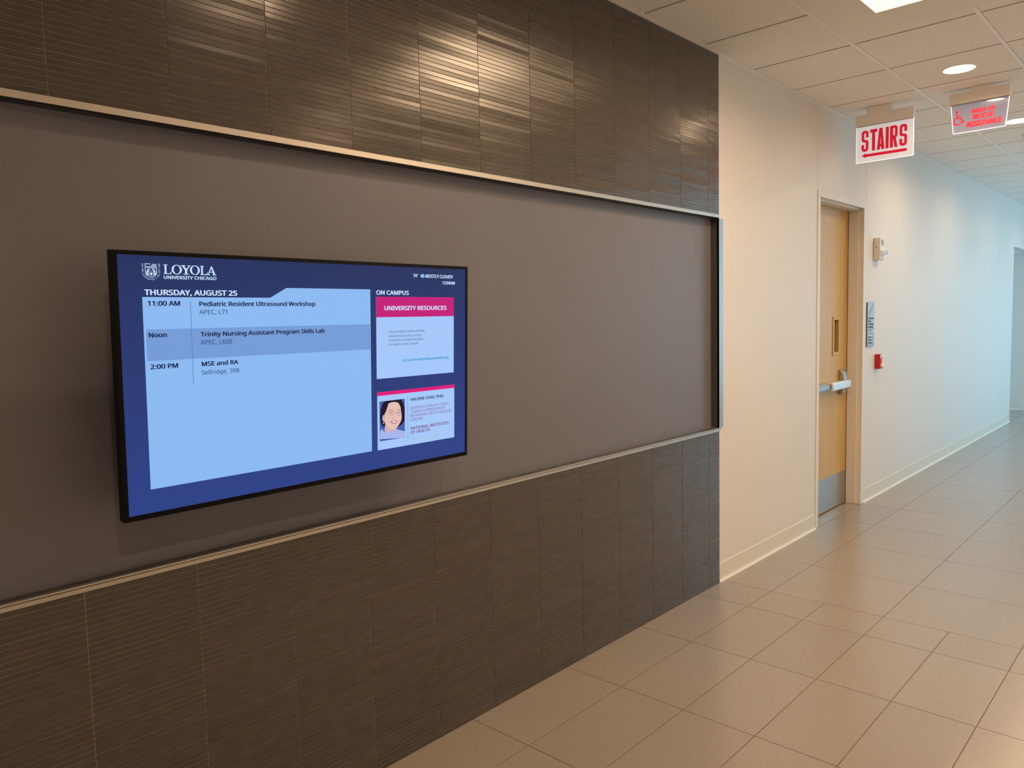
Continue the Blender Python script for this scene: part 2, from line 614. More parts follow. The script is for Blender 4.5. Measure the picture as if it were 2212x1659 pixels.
# ---- white wall ----------------------------------------------------------
def build_white_wall():
    mb = MB()
    T = -0.16
    g = 0.0022
    W = M['white_wall']
    D = M['ceil_gap']
    mb.box(T, Y_TILE_END - 0.001, 0, WX, DOOR_Y0 - g, ZC + .02, W)
    mb.box(T, DOOR_Y0 + g, DOOR_Z - .01, WX, DOOR_Y1 - g, ZC + .02, W)
    mb.box(T, DOOR_Y1 + g, 0, WX, Y_COR, ZC + .02, W)
    mb.box(T, DOOR_Y0 - g, DOOR_Z, WX - .006, DOOR_Y0 + g, ZC, D)
    mb.box(T, DOOR_Y1 - g, DOOR_Z, WX - .006, DOOR_Y1 + g, ZC, D)
    mb.box(T, Y_COR, 2.47, WX, Y_FAR, ZC + .02, W)
    mb.box(T, Y_FAR, 0, WX, Y1, ZC + .02, W)
    # wall behind the tiled bands
    mb.box(T, Y0, 0, -0.075, Y_TILE_END, ZC + .02, W)
    mb.box(-0.075, Y0, 2.186, -0.012, Y_TILE_END, ZC + .02, W)
    mb.box(-0.075, Y0, 0, -0.012, Y_TILE_END, 0.9215, W)
    struct(mb.build('wall_left'), 'white painted corridor wall running past the door', 'wall')
    # side passage
    mb = MB()
    mb.box(-2.6, Y_FAR, 0, T, Y_FAR + .1, 2.6, W)
    struct(mb.build('wall_passage_far'), 'pale wall closing the side passage at far right', 'wall')
    mb = MB()
    mb.box(-2.6, Y_COR - .12, 0, T, Y_COR, 2.6, W)
    mb.box(-2.7, Y_COR - .12, 0, -2.6, Y_FAR + .1, 0.10, W)
    mb.box(-2.7, Y_COR - .12, 2.40, -2.6, Y_FAR + .1, 2.6, W)
    struct(mb.build('wall_passage_near'), 'near wall of the side passage', 'wall')
    mb = MB()
    mb.box(-2.7, Y_COR - .12, 2.47, T, Y_FAR + .1, 2.6, M['gypsum'])
    struct(mb.build('ceiling_passage'), 'low ceiling of the side passage', 'ceiling')
    # other walls of the corridor, out of the picture
    WB = M['white_wall_bright']
    mb = MB()
    y0, y1, z0, z1 = WIN
    mb.box(X_R, Y0, 0, X_R + .15, y0, ZC + .02, WB)
    mb.box(X_R, y1, 0, X_R + .15, Y1, ZC + .02, WB)
    mb.box(X_R, y0, 0, X_R + .15, y1, z0, WB)
    mb.box(X_R, y0, z1, X_R + .15, y1, ZC + .02, WB)
    struct(mb.build('wall_right'), 'white corridor wall opposite the screen', 'wall')
    mb = MB()
    mb.box(-0.16, Y1, 0, X_R + .15, Y1 + .12, ZC + .02, WB)
    struct(mb.build('wall_far'), 'white wall at the far end of the corridor', 'wall')
    mb = MB()
    mb.box(-0.16, Y0 - .12, 0, X_R + .15, Y0, ZC + .02, WB)
    struct(mb.build('wall_back'), 'white wall behind the camera', 'wall')
build_white_wall()


def build_window():
    y0, y1, z0, z1 = WIN
    root = bpy.data.objects.new('window_1', None)
    COL.objects.link(root)
    root.location = (X_R, (y0 + y1) / 2, z0)
    struct(root, 'tall glazed window wall at the far right of the corridor', 'window')
    cy = (y0 + y1) / 2
    mb = MB()
    w = 0.06
    H = z1 - z0
    mb.box(0.03, y0 - cy, 0, 0.11, y1 - cy, w, M['steel'])
    mb.box(0.03, y0 - cy, H - w, 0.11, y1 - cy, H, M['steel'])
    nb = 4
    for k in range(nb + 1):
        y = y0 - cy + (y1 - y0 - w) * k / nb
        mb.box(0.03, y, w, 0.11, y + w, H - w, M['steel'])
    mb.build('window_frame', root)
    for k in range(nb):
        a = y0 - cy + (y1 - y0 - w) * k / nb + w
        b2 = y0 - cy + (y1 - y0 - w) * (k + 1) / nb
        mb = MB()
        mb.box(0.066, a, w, 0.074, b2, H - w, M['glass'])
        mb.build('pane', root)
build_window()


def build_skylight():  # out of view, put in so the far floor gets daylight from above
    root = bpy.data.objects.new('window_added_sky', None)
    COL.objects.link(root)
    root.location = (SKY[0], SKY[2], ZC + .52)
    struct(root, 'unseen long skylight added over the window side of the corridor', 'window')
    W, L = SKY[1] - SKY[0], SKY[3] - SKY[2]
    mb = MB()
    for k in range(7):
        y = L * k / 6
        mb.box(0.002, max(0.002, y - .025), 0, W, min(L - .002, y + .025), .05, M['steel'])
    mb.build('window_frame', root)
    for k in range(6):
        mb = MB()
        mb.box(0.002, L * k / 6 + .026, .02, W, L * (k + 1) / 6 - .026, .028, M['glass'])
        mb.build('pane', root)
build_skylight()


def build_passage_window():  # unseen; added to give the side passage its own daylight
    root = bpy.data.objects.new('window_added_passage', None)
    COL.objects.link(root)
    cy = (Y_COR + Y_FAR) / 2
    root.location = (-2.65, cy, 0.10)
    struct(root, 'unseen window added at the end of the side passage', 'window')
    h = (Y_FAR - Y_COR) / 2 - .002
    mb = MB()
    mb.box(-.03, -h, 0, .03, -h + .05, 2.30, M['steel'])
    mb.box(-.03, h - .05, 0, .03, h, 2.30, M['steel'])
    mb.box(-.03, -h, 0, .03, h, .05, M['steel'])
    mb.box(-.03, -h, 2.25, .03, h, 2.30, M['steel'])
    mb.build('window_frame', root)
    mb = MB()
    mb.box(-.004, -h + .05, .05, .004, h - .05, 2.25, M['glass'])
    mb.build('pane', root)
build_passage_window()


# ---- baseboards ----------------------------------------------------------
def cove(face_sign, p0, along, a, b, name, label):
    """rubber cove base: profile of (distance from wall, height) drawn along a wall"""
    prof = [(0.0, 0.0), (0.0165, 0.0), (0.0165, 0.0025), (0.0115, 0.0050), (0.0075, 0.0095), (0.0045, 0.0160), (0.0035, 0.024),
            (0.0035, 0.1105), (0.0015, 0.1145), (0.0, 0.1145)]
    mb = MB()
    n = len(prof)
    if along == 'y':
        v = [(p0 + face_sign * d, a, z) for d, z in prof] + [(p0 + face_sign * d, b, z) for d, z in prof]
    else:
        v = [(a, p0 + face_sign * d, z) for d, z in prof] + [(b, p0 + face_sign * d, z) for d, z in prof]
    f = [tuple(range(n)), tuple(range(2 * n - 1, n - 1, -1))] + [(i, (i + 1) % n, n + (i + 1) % n, n + i) for i in range(n)]
    mb.raw(v, f, M['baseboard'])
    return struct(mb.build(name), label, 'baseboard')


cove(1, WX, 'y', Y_TILE_END + 0.004, DOOR_Y0 - .002, 'baseboard_left', 'cream cove baseboard between tiled wall and door')
cove(1, WX, 'y', DOOR_Y1 + .002, Y_COR, 'baseboard_left_far', 'cream cove baseboard along the wall beyond the door')
cove(-1, Y_FAR, 'x', -2.6, -0.16, 'baseboard_passage', 'pale cove baseboard at the back of the side passage')
cove(1, WX, 'y', Y_FAR, Y1, 'baseboard_left_end', 'cove baseboard past the side passage')
cove(-1, X_R, 'y', Y0, Y1, 'baseboard_right', 'cove baseboard on the window side')


# ---- ceiling -------------------------------------------------------------
DL_X = 0.912
DL_Y = [1.72, 5.48, 7.32, 9.16, 11.0, 12.84]
DL_UNSEEN = [(3.09, -0.12), (3.09, 3.60), (3.09, 5.48), (3.09, 7.32)]  # unseen row; all but the first added to brighten right wall and ceiling
WELL = (0.848, 2.05, 2.90, 4.128)
GYP_Y = 4.42
GYP_X = 0.612
R_HOLE = 0.088


def holed_quad(mb, x0, y0, x1, y1, z, holes, mt):
    """horizontal rectangle with round holes: split into y bands so each band has at most one hole"""
    if not holes:
        mb.poly([(x0, y0, z), (x0, y1, z), (x1, y1, z), (x1, y0, z)], mt)
        return
    hs = sorted(holes, key=lambda h: h[1])
    cuts = [y0] + [(hs[i][1] + hs[i + 1][1]) / 2 for i in range(len(hs) - 1)] + [y1]
    for (cx, cy), a, b in zip(hs, cuts[:-1], cuts[1:]):
        N = 48
        angs = sorted(set([2 * PI * k / N for k in range(N)] + [math.atan2(yy - cy, xx - cx) % (2 * PI) for xx in (x0, x1) for yy in (a, b)]))
        inn, out = [], []
        for t in angs:
            c, s = math.cos(t), math.sin(t)
            k = min([((x1 - cx) / c) if c > 1e-9 else ((x0 - cx) / c if c < -1e-9 else 1e9),
                     ((b - cy) / s) if s > 1e-9 else ((a - cy) / s if s < -1e-9 else 1e9)])
            inn.append((cx + R_HOLE * c, cy + R_HOLE * s, z))
            out.append((cx + k * c, cy + k * s, z))
        n = len(angs)
        mb.raw(inn + out, [(i, n + i, n + (i + 1) % n, (i + 1) % n) for i in range(n)], mt)


def build_ceiling():
    mb = MB()
    T, G, D = M['ceil_tile'], M['ceil_grid'], M['ceil_gap']
    xs = [0.014, 0.598, 1.207, 1.817, 2.427, 3.037, 3.647, X_R]
    ys = [3.930 + 0.6096 * k for k in range(-12, 20)]
    ys = [y for y in ys if Y0 + .02 < y < Y1 - .02]
    ys = [Y0] + ys + [Y1]
    gr = 0.012          # half width of a main runner
    gp = 0.0080         # half width of the open cross joint
    # backing over the gaps
    def back(x0, y0, x1, y1):
        mb.poly([(x0, y0, ZC + .014), (x1, y0, ZC + .014), (x1, y1, ZC + .014), (x0, y1, ZC + .014)], D)
    dls = [(DL_X, y) for y in DL_Y] + DL_UNSEEN
    def is_gyp(x, y):
        return x > GYP_X - .02 and y < GYP_Y
    for i in range(len(xs) - 1):
        for j in range(len(ys) - 1):
            x0 = xs[i] + (gr if i else 0.004)
            x1 = xs[i + 1] - gr
            y0, y1 = ys[j] + gp, ys[j + 1] - gp
            if i > 0 and y1 < GYP_Y:
                continue
            if i > 0 and y0 < GYP_Y:
                y0 = GYP_Y + 0.012
            if x0 > SKY[0] - .02 and SKY[2] - .02 < y0 and y1 < SKY[3] + .02:
                continue
            hs = [h for h in dls if x0 < h[0] < x1 and y0 < h[1] < y1]
            holed_quad(mb, x0, y0, x1, y1, ZC + .001, hs, T)
            if not hs:
                back(x0 - gr, y0 - 2 * gp, x1 + gr, y1 + 2 * gp)
            else:
                for (a, b2, c, d) in ((x0 - gr, y0 - 2 * gp, x1 + gr, y0 + .06), (x0 - gr, y1 - .06, x1 + gr, y1 + 2 * gp)):
                    back(a, b2, c, d)
            # board edges along the cross joints
            for yy in (y0, y1):
                mb.poly([(x0, yy, ZC + .001), (x1, yy, ZC + .001), (x1, yy, ZC + .014), (x0, yy, ZC + .014)], T)
    # main runners and the wall angle
    for i in range(1, len(xs) - 1):
        a = Y0 if i == 1 else GYP_Y + .012
        for p, q in ([(a, Y1)] if xs[i] < 2 else [(a, SKY[2]), (SKY[3], Y1)]):
            mb.box(xs[i] - gr + .0015, p, ZC - .001, xs[i] + gr - .0015, q, ZC + .010, G)
    mb.box(WX, Y0, ZC - .0015, 0.0165, Y1, ZC + .006, G)
    o = mb.build('ceiling', normals=False)
    struct(o, 'suspended ceiling of square off-white boards in a white grid', 'ceiling')
    # dropped gypsum field round the light well
    mb = MB()
    x0, x1, y0, y1 = WELL
    z = ZC - .010
    Gp = M['gypsum']
    hs = [(DL_X, y) for y in DL_Y if y < GYP_Y]
    hr = [h for h in DL_UNSEEN if h[1] < y0]
    hr2 = [h for h in DL_UNSEEN if y0 < h[1] < y1]
    holed_quad(mb, GYP_X, Y0, x1, y0, z, hs, Gp)
    holed_quad(mb, x1, Y0, X_R, y0, z, hr, Gp)
    holed_quad(mb, x1, y0, X_R, y1, z, hr2, Gp)
    mb.poly([(GYP_X, y0, z), (GYP_X, y1, z), (x0, y1, z), (x0, y0, z)], Gp)
    mb.poly([(GYP_X, y1, z), (GYP_X, GYP_Y, z), (X_R, GYP_Y, z), (X_R, y1, z)], Gp)
    for a, b2 in (((GYP_X, Y0), (GYP_X, GYP_Y)), ((GYP_X, GYP_Y), (X_R, GYP_Y))):
        mb.poly([(*a, z), (*b2, z), (*b2, ZC + .03), (*a, ZC + .03)], Gp)
    o = mb.build('ceiling_panel', normals=False)
    struct(o, 'plain gypsum ceiling field round the square light well', 'ceiling')
    # slab above
    mb = MB()
    for a in ((-0.3, Y0 - .1, X_R + .2, SKY[2]), (-0.3, SKY[2], SKY[0], SKY[3]), (-0.3, SKY[3], X_R + .2, Y1 + .1)):
        mb.box(a[0], a[1], ZC + .5, a[2], a[3], ZC + .6, M['ceil_gap'])
    w = M['well_white']
    for a in ((SKY[0] - .02, SKY[2] - .02, SKY[0], SKY[3] + .02), (SKY[0], SKY[2] - .02, X_R, SKY[2]), (SKY[0], SKY[3], X_R, SKY[3] + .02)):
        mb.box(a[0], a[1], ZC - .002, a[2], a[3], ZC + .5, w)
    mb.box(X_R, SKY[2] - .02, ZC + .02, X_R + .15, SKY[3] + .02, ZC + .6, w)
    struct(mb.build('ceiling_slab'), 'structural slab above the suspended ceiling', 'ceiling')
build_ceiling()


# ================================================================== LAMPS
def area_lamp(parent, loc, size, power, col, shape='DISK', size_y=None, spread=180):
    l = bpy.data.lights.new('lamp', 'AREA')
    l.shape = shape
    l.size = size
    if size_y:
        l.size_y = size_y
    l.energy = power
    l.color = col
    l.spread = math.radians(spread)
    o = bpy.data.objects.new('lamp', l)
    COL.objects.link(o)
    o.parent = parent
    o.location = loc
    return o


def downlight(x, y, z, label, power=DOWNLIGHT_W):
    t = thing('recessed_downlight', label, 'downlight', (x, y, z), 'round recessed downlights in the ceiling')
    mb = MB()
    mb.lathe([(0.083, 0.004), (0.084, -0.0015), (0.096, -0.003), (0.101, 0.0), (0.101, 0.001)], (0, 0, 0), M['ceil_grid'])
    mb.build('trim_ring', t)
    mb = MB()
    mb.lathe([(0.083, 0.004), (0.080, 0.015), (0.0775, 0.030)], (0, 0, 0), M['reflector'])
    mb.build('reflector', t)
    mb = MB()
    mb.disc((0, 0, 0.026), 0.0778, M['lamp'])
    mb.build('lens', t)
    area_lamp(t, (0, 0, 0.021), 0.13, power, WARM)
    return t


names = {
    1.72: 'round downlight in the gypsum ceiling in front of the screen',
    5.48: 'round glowing downlight in front of the two hanging signs',
    7.32: 'round glowing downlight just behind the clear rescue sign',
    9.16: 'third round downlight along the corridor',
    11.0: 'fourth round downlight along the corridor',
    12.84: 'last round downlight, beside the side passage'}
for y in DL_Y:
    downlight(DL_X, y, ZC if y > GYP_Y else ZC - .010, names[y], DOWNLIGHT_W * {1.72: 1.0, 5.48: 0.48, 7.32: 1.6, 9.16: 1.0}.get(y, 0.5))
for x, y in DL_UNSEEN:
    downlight(x, y, ZC if y > GYP_Y else ZC - .010, 'unseen round fill downlight on the window side of the corridor', DOWNLIGHT_W * (3.6 if y < 1 else 2.3))


def light_well():
    x0, x1, y0, y1 = WELL
    cx, cy = (x0 + x1) / 2, (y0 + y1) / 2
    t = thing('ceiling_light_well', 'glowing square light box recessed in the ceiling at the top edge', 'ceiling light', (cx, cy, ZC - .010))
    a, b2, H = x1 - cx, y1 - cy, 0.22
    mb = MB()
    for p, q in (((-a, -b2), (a, -b2)), ((a, -b2), (a, b2)), ((a, b2), (-a, b2)), ((-a, b2), (-a, -b2))):
        mb.poly([(*p, 0), (*q, 0), (*q, H), (*p, H)], M['well_white'])
    mb.build('well_side', t, normals=False)
    mb = MB()
    mb.poly([(-a, -b2, H), (-a, b2, H), (a, b2, H), (a, -b2, H)], M['diffuser'])
    mb.build('diffuser', t, normals=False)
    area_lamp(t, (0, 0, H - .015), 0.80, WELL_W, WARM, 'RECTANGLE', 0.80)
light_well()


# ================================================================== TELEVISION
KX = 0.0463768
LV = math.sqrt(1 + KX * KX)


def build_tv():
    root = thing('wall_display', 'large black flat screen showing a blue event schedule, tilted on the wall', 'screen')
    u_, v_, n_ = Vector((0, 1, 0)), Vector((KX / LV, 0, 1 / LV)), Vector((1 / LV, 0, -KX / LV))
    root.matrix_world = Matrix(((u_.x, v_.x, n_.x, 0.1571), (u_.y, v_.y, n_.y, 0.729), (u_.z, v_.z, n_.z, 1.1335), (0, 0, 0, 1)))
    W, H = 1.1715, 0.6562
    bw, bt, bb, br = 0.0105, 0.0105, 0.0135, 0.0105
    # bezel: four mitred bars
    mb = MB()
    o = [(-bw, -bb), (W + br, -bb), (W + br, H + bt), (-bw, H + bt)]
    i = [(0, 0), (W, 0), (W, H), (0, H)]
    for k in range(4):
        k2 = (k + 1) % 4
        fr = 0.0025
        P = [(*o[k], fr - .001), (*o[k2], fr - .001), (*i[k2], fr), (*i[k], fr)]
        mb.poly(P, M['black_plastic'])
        mb.poly([(*i[k], fr), (*i[k2], fr), (*i[k2], -.002), (*i[k], -.002)], M['black_plastic'])
        mb.poly([(*o[k], fr - .001), (*o[k2], fr - .001), (*o[k2], -.030), (*o[k], -.030)], M['black_plastic'])
    mb.build('bezel', root, normals=False)
    mb = MB()
    mb.rbox(-bw + .001, -bb + .001, -.034, W + br - .001, H + bt - .001, -.004, M['black_matt'], .003)
    mb.rbox(0.12, 0.06, -.062, W - .12, H - .08, -.030, M['black_matt'], .012)
    mb.build('rear_case', root)
    mb = MB()
    mb.rbox(0.42, 0.12, -.095, 0.46, 0.56, -.058, M['black_matt'], .003)
    mb.rbox(0.71, 0.12, -.095, 0.75, 0.56, -.058, M['black_matt'], .003)
    mb.rbox(0.36, 0.30, -.186, 0.81, 0.345, -.090, M['black_matt'], .004)
    mb.rbox(0.36, 0.24, -.204, 0.81, 0.40, -.184, M['black_matt'], .004)
    mb.build('wall_bracket', root)

    # ---- what the screen shows (millimetres on the glass -> metres)
    E = {}
    # backdrop, deep blue; the brightening downwards with viewing angle is painted into its emission
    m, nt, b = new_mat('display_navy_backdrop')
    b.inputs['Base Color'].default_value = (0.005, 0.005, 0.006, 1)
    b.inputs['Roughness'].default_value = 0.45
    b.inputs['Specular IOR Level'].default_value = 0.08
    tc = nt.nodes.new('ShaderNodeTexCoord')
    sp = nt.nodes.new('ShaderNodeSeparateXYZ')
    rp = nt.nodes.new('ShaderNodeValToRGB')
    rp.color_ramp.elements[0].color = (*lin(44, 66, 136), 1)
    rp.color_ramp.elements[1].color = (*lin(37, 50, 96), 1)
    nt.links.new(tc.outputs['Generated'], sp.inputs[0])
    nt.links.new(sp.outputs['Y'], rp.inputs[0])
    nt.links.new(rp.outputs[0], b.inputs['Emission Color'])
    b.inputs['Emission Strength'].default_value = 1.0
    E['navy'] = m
    E['panel'] = emis('display_pale_blue', (140, 186, 241))
    E['band'] = emis('display_mid_blue', (116, 156, 215))
    E['white'] = emis('display_white', (200, 226, 255))
    E['ink'] = emis('display_dark_ink', (22, 34, 78))
    E['grey_ink'] = emis('display_grey_ink', (40, 66, 116))
    E['line'] = emis('display_rule_line', (92, 126, 184))
    E['magenta'] = emis('display_magenta', (196, 28, 120))
    E['pink'] = emis('display_pink', (226, 24, 118))
    E['card'] = emis('display_card_white', (164, 200, 250))
    E['teal'] = emis('display_teal_ink', (30, 150, 200))
    E['violet'] = emis('display_violet_ink', (140, 60, 140))
    E['plum'] = emis('display_plum_ink', (118, 34, 112))
    E['yellow'] = emis('display_yellow_ink', (172, 188, 178))
    E['cloud'] = emis('display_cloud_blue', (130, 196, 246))
    E['p_bg'] = emis('display_portrait_backdrop', (66, 96, 176))
    E['p_hair'] = emis('display_portrait_hair', (30, 16, 44))
    E['p_skin'] = emis('display_portrait_skin', (228, 190, 178))
    E['p_skin2'] = emis('display_portrait_neck', (206, 178, 186))
    E['p_shirt'] = emis('display_portrait_shirt', (164, 182, 238))
    E['p_lip'] = emis('display_portrait_lips', (176, 70, 120))
    E['p_teeth'] = emis('display_portrait_teeth', (236, 212, 246))
    E['p_brow'] = emis('display_portrait_brow', (96, 66, 84))
    E['p_specs'] = emis('display_portrait_glasses', (176, 128, 150))
    E['p_nose'] = emis('display_portrait_nose', (204, 150, 136))

    mb = MB()
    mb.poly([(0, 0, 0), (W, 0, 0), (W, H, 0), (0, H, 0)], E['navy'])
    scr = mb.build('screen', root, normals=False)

    def mm(p, n):
        return (p[0] / 1000, p[1] / 1000, n)

    def flat(name, items, parent=scr):
        """items: (points in mm, material, layer)"""
        mb = MB()
        for pts, mt, ly in items:
            mb.poly([mm(p, ly * 0.00025) for p in pts], mt)
        return mb.build(name, parent, normals=False)

    def rect(a, b, c, d):
        return [(a, b), (c, b), (c, d), (a, d)]

    def texts(name, rows, parent=scr):
        mb = MB()
        for s, u0, u1, base, cap, mt, bold in rows:
            put_text(mb, s, u0 / 1000, u1 / 1000, base / 1000, cap / 1000, 4 * 0.00025, mt, bold)
        return mb.build(name, parent, normals=False)

    flat('schedule_panel', [([(56.5, 61.3), (756, 61.3), (756, 581), (459.6, 581), (407.7, 552.8), (56.5, 552.8)], E['panel'], 1)])
    flat('schedule_row_band', [(rect(62, 391.5, 754, 471.5), E['band'], 2)])
    flat('schedule_rule', [(rect(177.3, 322, 178.9, 542), E['line'], 3)])
    flat('resource_card', [(rect(778, 294.3, 1115.5, 558.2), E['card'], 1)])
    flat('resource_card_header', [(rect(778, 492.8, 1115.5, 558.2), E['magenta'], 2)])
    flat('profile_card', [(rect(779, 60.5, 1118.5, 250.7), E['card'], 1)])
    flat('profile_card_bar', [(rect(779, 238.6, 1118.5, 250.7), E['pink'], 2)])
    flat('profile_card_rule', [(rect(904.4, 84, 905.9, 229), E['line'], 3)])

    # wordmark in capital serif letters
    mb = MB()
    def glyph(polys, x, w, h, base):
        for pl in polys:
            mb.poly([((x + p[0] * w) / 1000, (base + p[1] * h) / 1000, 0.001) for p in pl], E['white'])
    Lg = [[(.0, 0), (.92, 0), (.99, .30), (.93, .30), (.82, .085), (.42, .085), (.27, .085), (0, .05)],
          [(.15, .05), (.37, .05), (.37, .95), (.15, .95)], [(.0, .95), (.55, .95), (.55, 1.0), (0, 1.0)]]
    Lg = [[(0, 0), (.95, 0), (.95, .07), (0, .07)], [(.15, .07), (.38, .07), (.38, .94), (.15, .94)], [(0, .94), (.56, .94), (.56, 1), (0, 1)],
          [(.72, .07), (.95, .07), (1.0, .30), (.93, .30), (.86, .13)]]
    Yg = [[(.22, 0), (.80, 0), (.80, .06), (.22, .06)], [(.40, .06), (.62, .06), (.62, .45), (.40, .45)],
          [(.40, .45), (.62, .45), (.34, .94), (.10, .94)], [(.46, .45), (.62, .45), (.88, .94), (.78, .94)],
          [(0, .94), (.46, .94), (.46, 1), (0, 1)], [(.66, .94), (1.0, .94), (1.0, 1), (.66, 1)]]
    Ag = [[(0, 0), (.34, 0), (.34, .06), (0, .06)], [(.58, 0), (1.0, 0), (1.0, .06), (.58, .06)],
          [(.10, .06), (.20, .06), (.53, .86), (.46, 1.0)], [(.66, .06), (.90, .06), (.54, 1.0), (.44, 1.0)],
          [(.24, .30), (.74, .30), (.70, .37), (.27, .37)]]
    def Og(x, w, h, base):
        N = 28
        for k in range(N):
            q = []
            for t, inner in ((k, 0), (k + 1, 0), (k + 1, 1), (k, 1)):
                a = 2 * PI * t / N
                rx, ry = (.5, .52) if not inner else (.30, .455)
                q.append(((x + (.5 + rx * math.cos(a)) * w) / 1000, (base + (.5 + ry * math.sin(a)) * h) / 1000, .001))
            mb.poly(q, E['white'])
    bs, hh = 611.3, 23.6
    glyph(Lg, 111.4, 20.5, hh, bs)
    Og(132.2, 26.5, hh, bs)
    glyph(Yg, 156.3, 26.0, hh, bs)
    Og(179.6, 26.5, hh, bs)
    glyph(Lg, 206.5, 20.5, hh, bs)
    glyph(Ag, 225.0, 26.0, hh, bs)
    put_text(mb, 'UNIVERSITY CHICAGO', .1114, .2509, .5988, .0084, .001, E['white'], 0.03)
    mb.build('university_wordmark', scr, normals=False)

    # crest: shield outline, stripes, year, two beasts and a kettle, motto round the edge
    mb = MB()
    def ribbon(pts, w, closed=False, mt=E['white']):
        for q in stroke(pts, w, closed):
            mb.poly([(p.x / 1000, p.y / 1000, .001) for p in q], mt)
    cx, top = 80.6, 635.2
    sh = [(80, top), (66.6, top), (66.6, 615.5)] + [(66.8, 613.2), (68.0, 609.6), (71.0, 606.2), (75.5, 603.8), (80.6, 602.2)]
    sh += [(85.7, 603.8), (90.2, 606.2), (93.2, 609.6), (94.4, 613.2), (94.6, 625)]
    ribbon(sh, 1.5)
    for k in range(-1, 5):
        a = (80.0 + k * 3.2, 624.2)
        b2 = (a[0] + 9.5, 635.6)
        pts = []
        for t in [i / 20 for i in range(21)]:
            p = (a[0] + (b2[0] - a[0]) * t, a[1] + (b2[1] - a[1]) * t)
            if 79.6 <= p[0] <= 95.2:
                pts.append(p)
        if len(pts) > 2:
            ribbon([pts[0], pts[-1]], 1.25)
    put_text(mb, '1870', .0682, .0792, .6250, .0044, .001, E['white'], 0.03)
    for s in (-1, 1):
        def B(x, y):
            return (cx + s * x, y)
        ribbon([B(11.0, 607.5), B(11.2, 612), B(10.3, 616.5)], 1.3)
        ribbon([B(9.6, 616), B(8.0, 619.5), B(5.8, 622.2), B(3.4, 622.4)], 2.8)
        ribbon([B(8.6, 618), B(8.2, 612), B(9.6, 607.6)], 2.4)
        ribbon([B(7.0, 618), B(5.0, 614.6), B(3.0, 615.2)], 1.5)
        ribbon([B(7.4, 613), B(6.0, 609.5), B(5.4, 607.0)], 1.7)
        ribbon([B(5.4, 619.4), B(3.2, 619.0)], 1.2)
    k_ = [(cx + 3.1 * math.cos(2 * PI * t / 16), 609.6 + 3.4 * math.sin(2 * PI * t / 16)) for t in range(16)]
    mb.poly([(p[0] / 1000, p[1] / 1000, .001) for p in k_], E['white'])
    ribbon([(cx - 2.6, 613.2), (cx + 2.6, 613.2)], 1.0)
    ribbon([(cx, 613), (cx, 621)], 0.8)
    # motto along the outer edge
    path = [(60.2, 636.5), (60.4, 616)] + [(60.9, 611.5), (63.0, 606.2), (67.2, 601.5), (73.0, 598.4), (80.6, 596.4), (88.2, 598.4), (94.0, 601.5), (98.2, 606.2), (100.3, 611.5)] + [(100.8, 616), (101.0, 636.5)]
    seg = [math.dist(path[i], path[i + 1]) for i in range(len(path) - 1)]
    tot = sum(seg)
    def along(d):
        for i, s_ in enumerate(seg):
            if d <= s_ or i == len(seg) - 1:
                t = d / s_
                a, b2 = path[i], path[i + 1]
                return (a[0] + (b2[0] - a[0]) * t, a[1] + (b2[1] - a[1]) * t), math.atan2(b2[1] - a[1], b2[0] - a[0])
            d -= s_
    motto = 'AD·MAJOREM·DEI·GLORIAM'
    for i, ch in enumerate(motto):
        (px, py), an = along(tot * (i + .5) / len(motto))
        if ch == '·':
            mb.poly([((px + 1.0 * math.cos(2 * PI * k / 12)) / 1000, (py + 1.0 * math.sin(2 * PI * k / 12)) / 1000, .001) for k in range(12)], E['white'])
            continue
        v, f = text_mesh(ch)
        xa, xb = min(p[0] for p in v), max(p[0] for p in v)
        k = 5.0 / CAP / 1.1
        c, s_ = math.cos(an), math.sin(an)
        vv = []
        for p in v:
            lx, ly = (p[0] - (xa + xb) / 2) * k * .85, (p[1] - CAP / 2) * k
            vv.append(((px + lx * c - ly * s_) / 1000, (py + lx * s_ + ly * c) / 1000, .001))
        mb.raw(vv, f, E['white'])
    mb.build('university_crest', scr, normals=False)

    B1, B2 = 0.034, 0.030
    texts('date_heading', [('THURSDAY, AUGUST 25', 61.6, 308.6, 557.5, 14.1, E['white'], B1)])
    mb = MB()
    put_text(mb, '74', .9311, .9478, .6234, .0112, .001, E['white'], B2)
    for q in stroke([(951.0 + 1.7 * math.cos(2 * PI * k / 14), 632.6 + 1.7 * math.sin(2 * PI * k / 14)) for k in range(14)], 1.2, True):
        mb.poly([(p.x / 1000, p.y / 1000, .001) for p in q], E['white'])
    mb.build('temperature_text', scr, normals=False)
    texts('conditions_text', [('MOSTLY CLOUDY', 984.8, 1111.1, 623.2, 11.4, E['white'], B2)])
    texts('clock_text', [('12:04AM', 1061.5, 1119.7, 602.4, 10.6, E['white'], B2)])
    mb = MB()
    for (a, b2, r_) in ((966.5, 628.4, 4.4), (972.5, 630.2, 5.4), (977, 627.6, 3.9), (972, 626.3, 4.2)):
        mb.poly([((a + r_ * math.cos(2 * PI * k / 20)) / 1000, (b2 + r_ * math.sin(2 * PI * k / 20)) / 1000, .0010 + .00001 * r_) for k in range(20)], E['cloud'])
    mb.build('cloud_icon', scr, normals=False)
    texts('campus_heading', [('ON CAMPUS', 778.8, 912.7, 564.7, 14.0, E['white'], B1)])
    texts('resource_card_title', [('UNIVERSITY RESOURCES', 810.5, 1080.8, 514.8, 13.9, E['white'], B1)])
    texts('resource_card_text', [
        ('Stay up-to-date on health and safety', 827.9, 981.5, 442.0, 7.2, E['ink'], 0),
        ('protocols across campus, testing', 827.9, 964.2, 427.8, 7.0, E['ink'], 0),
        ('information, and required practices', 827.9, 973.6, 414.2, 7.0, E['ink'], 0),
        ('for students, faculty, and staff.', 827.9, 954.2, 400.4, 7.0, E['ink'], 0)])
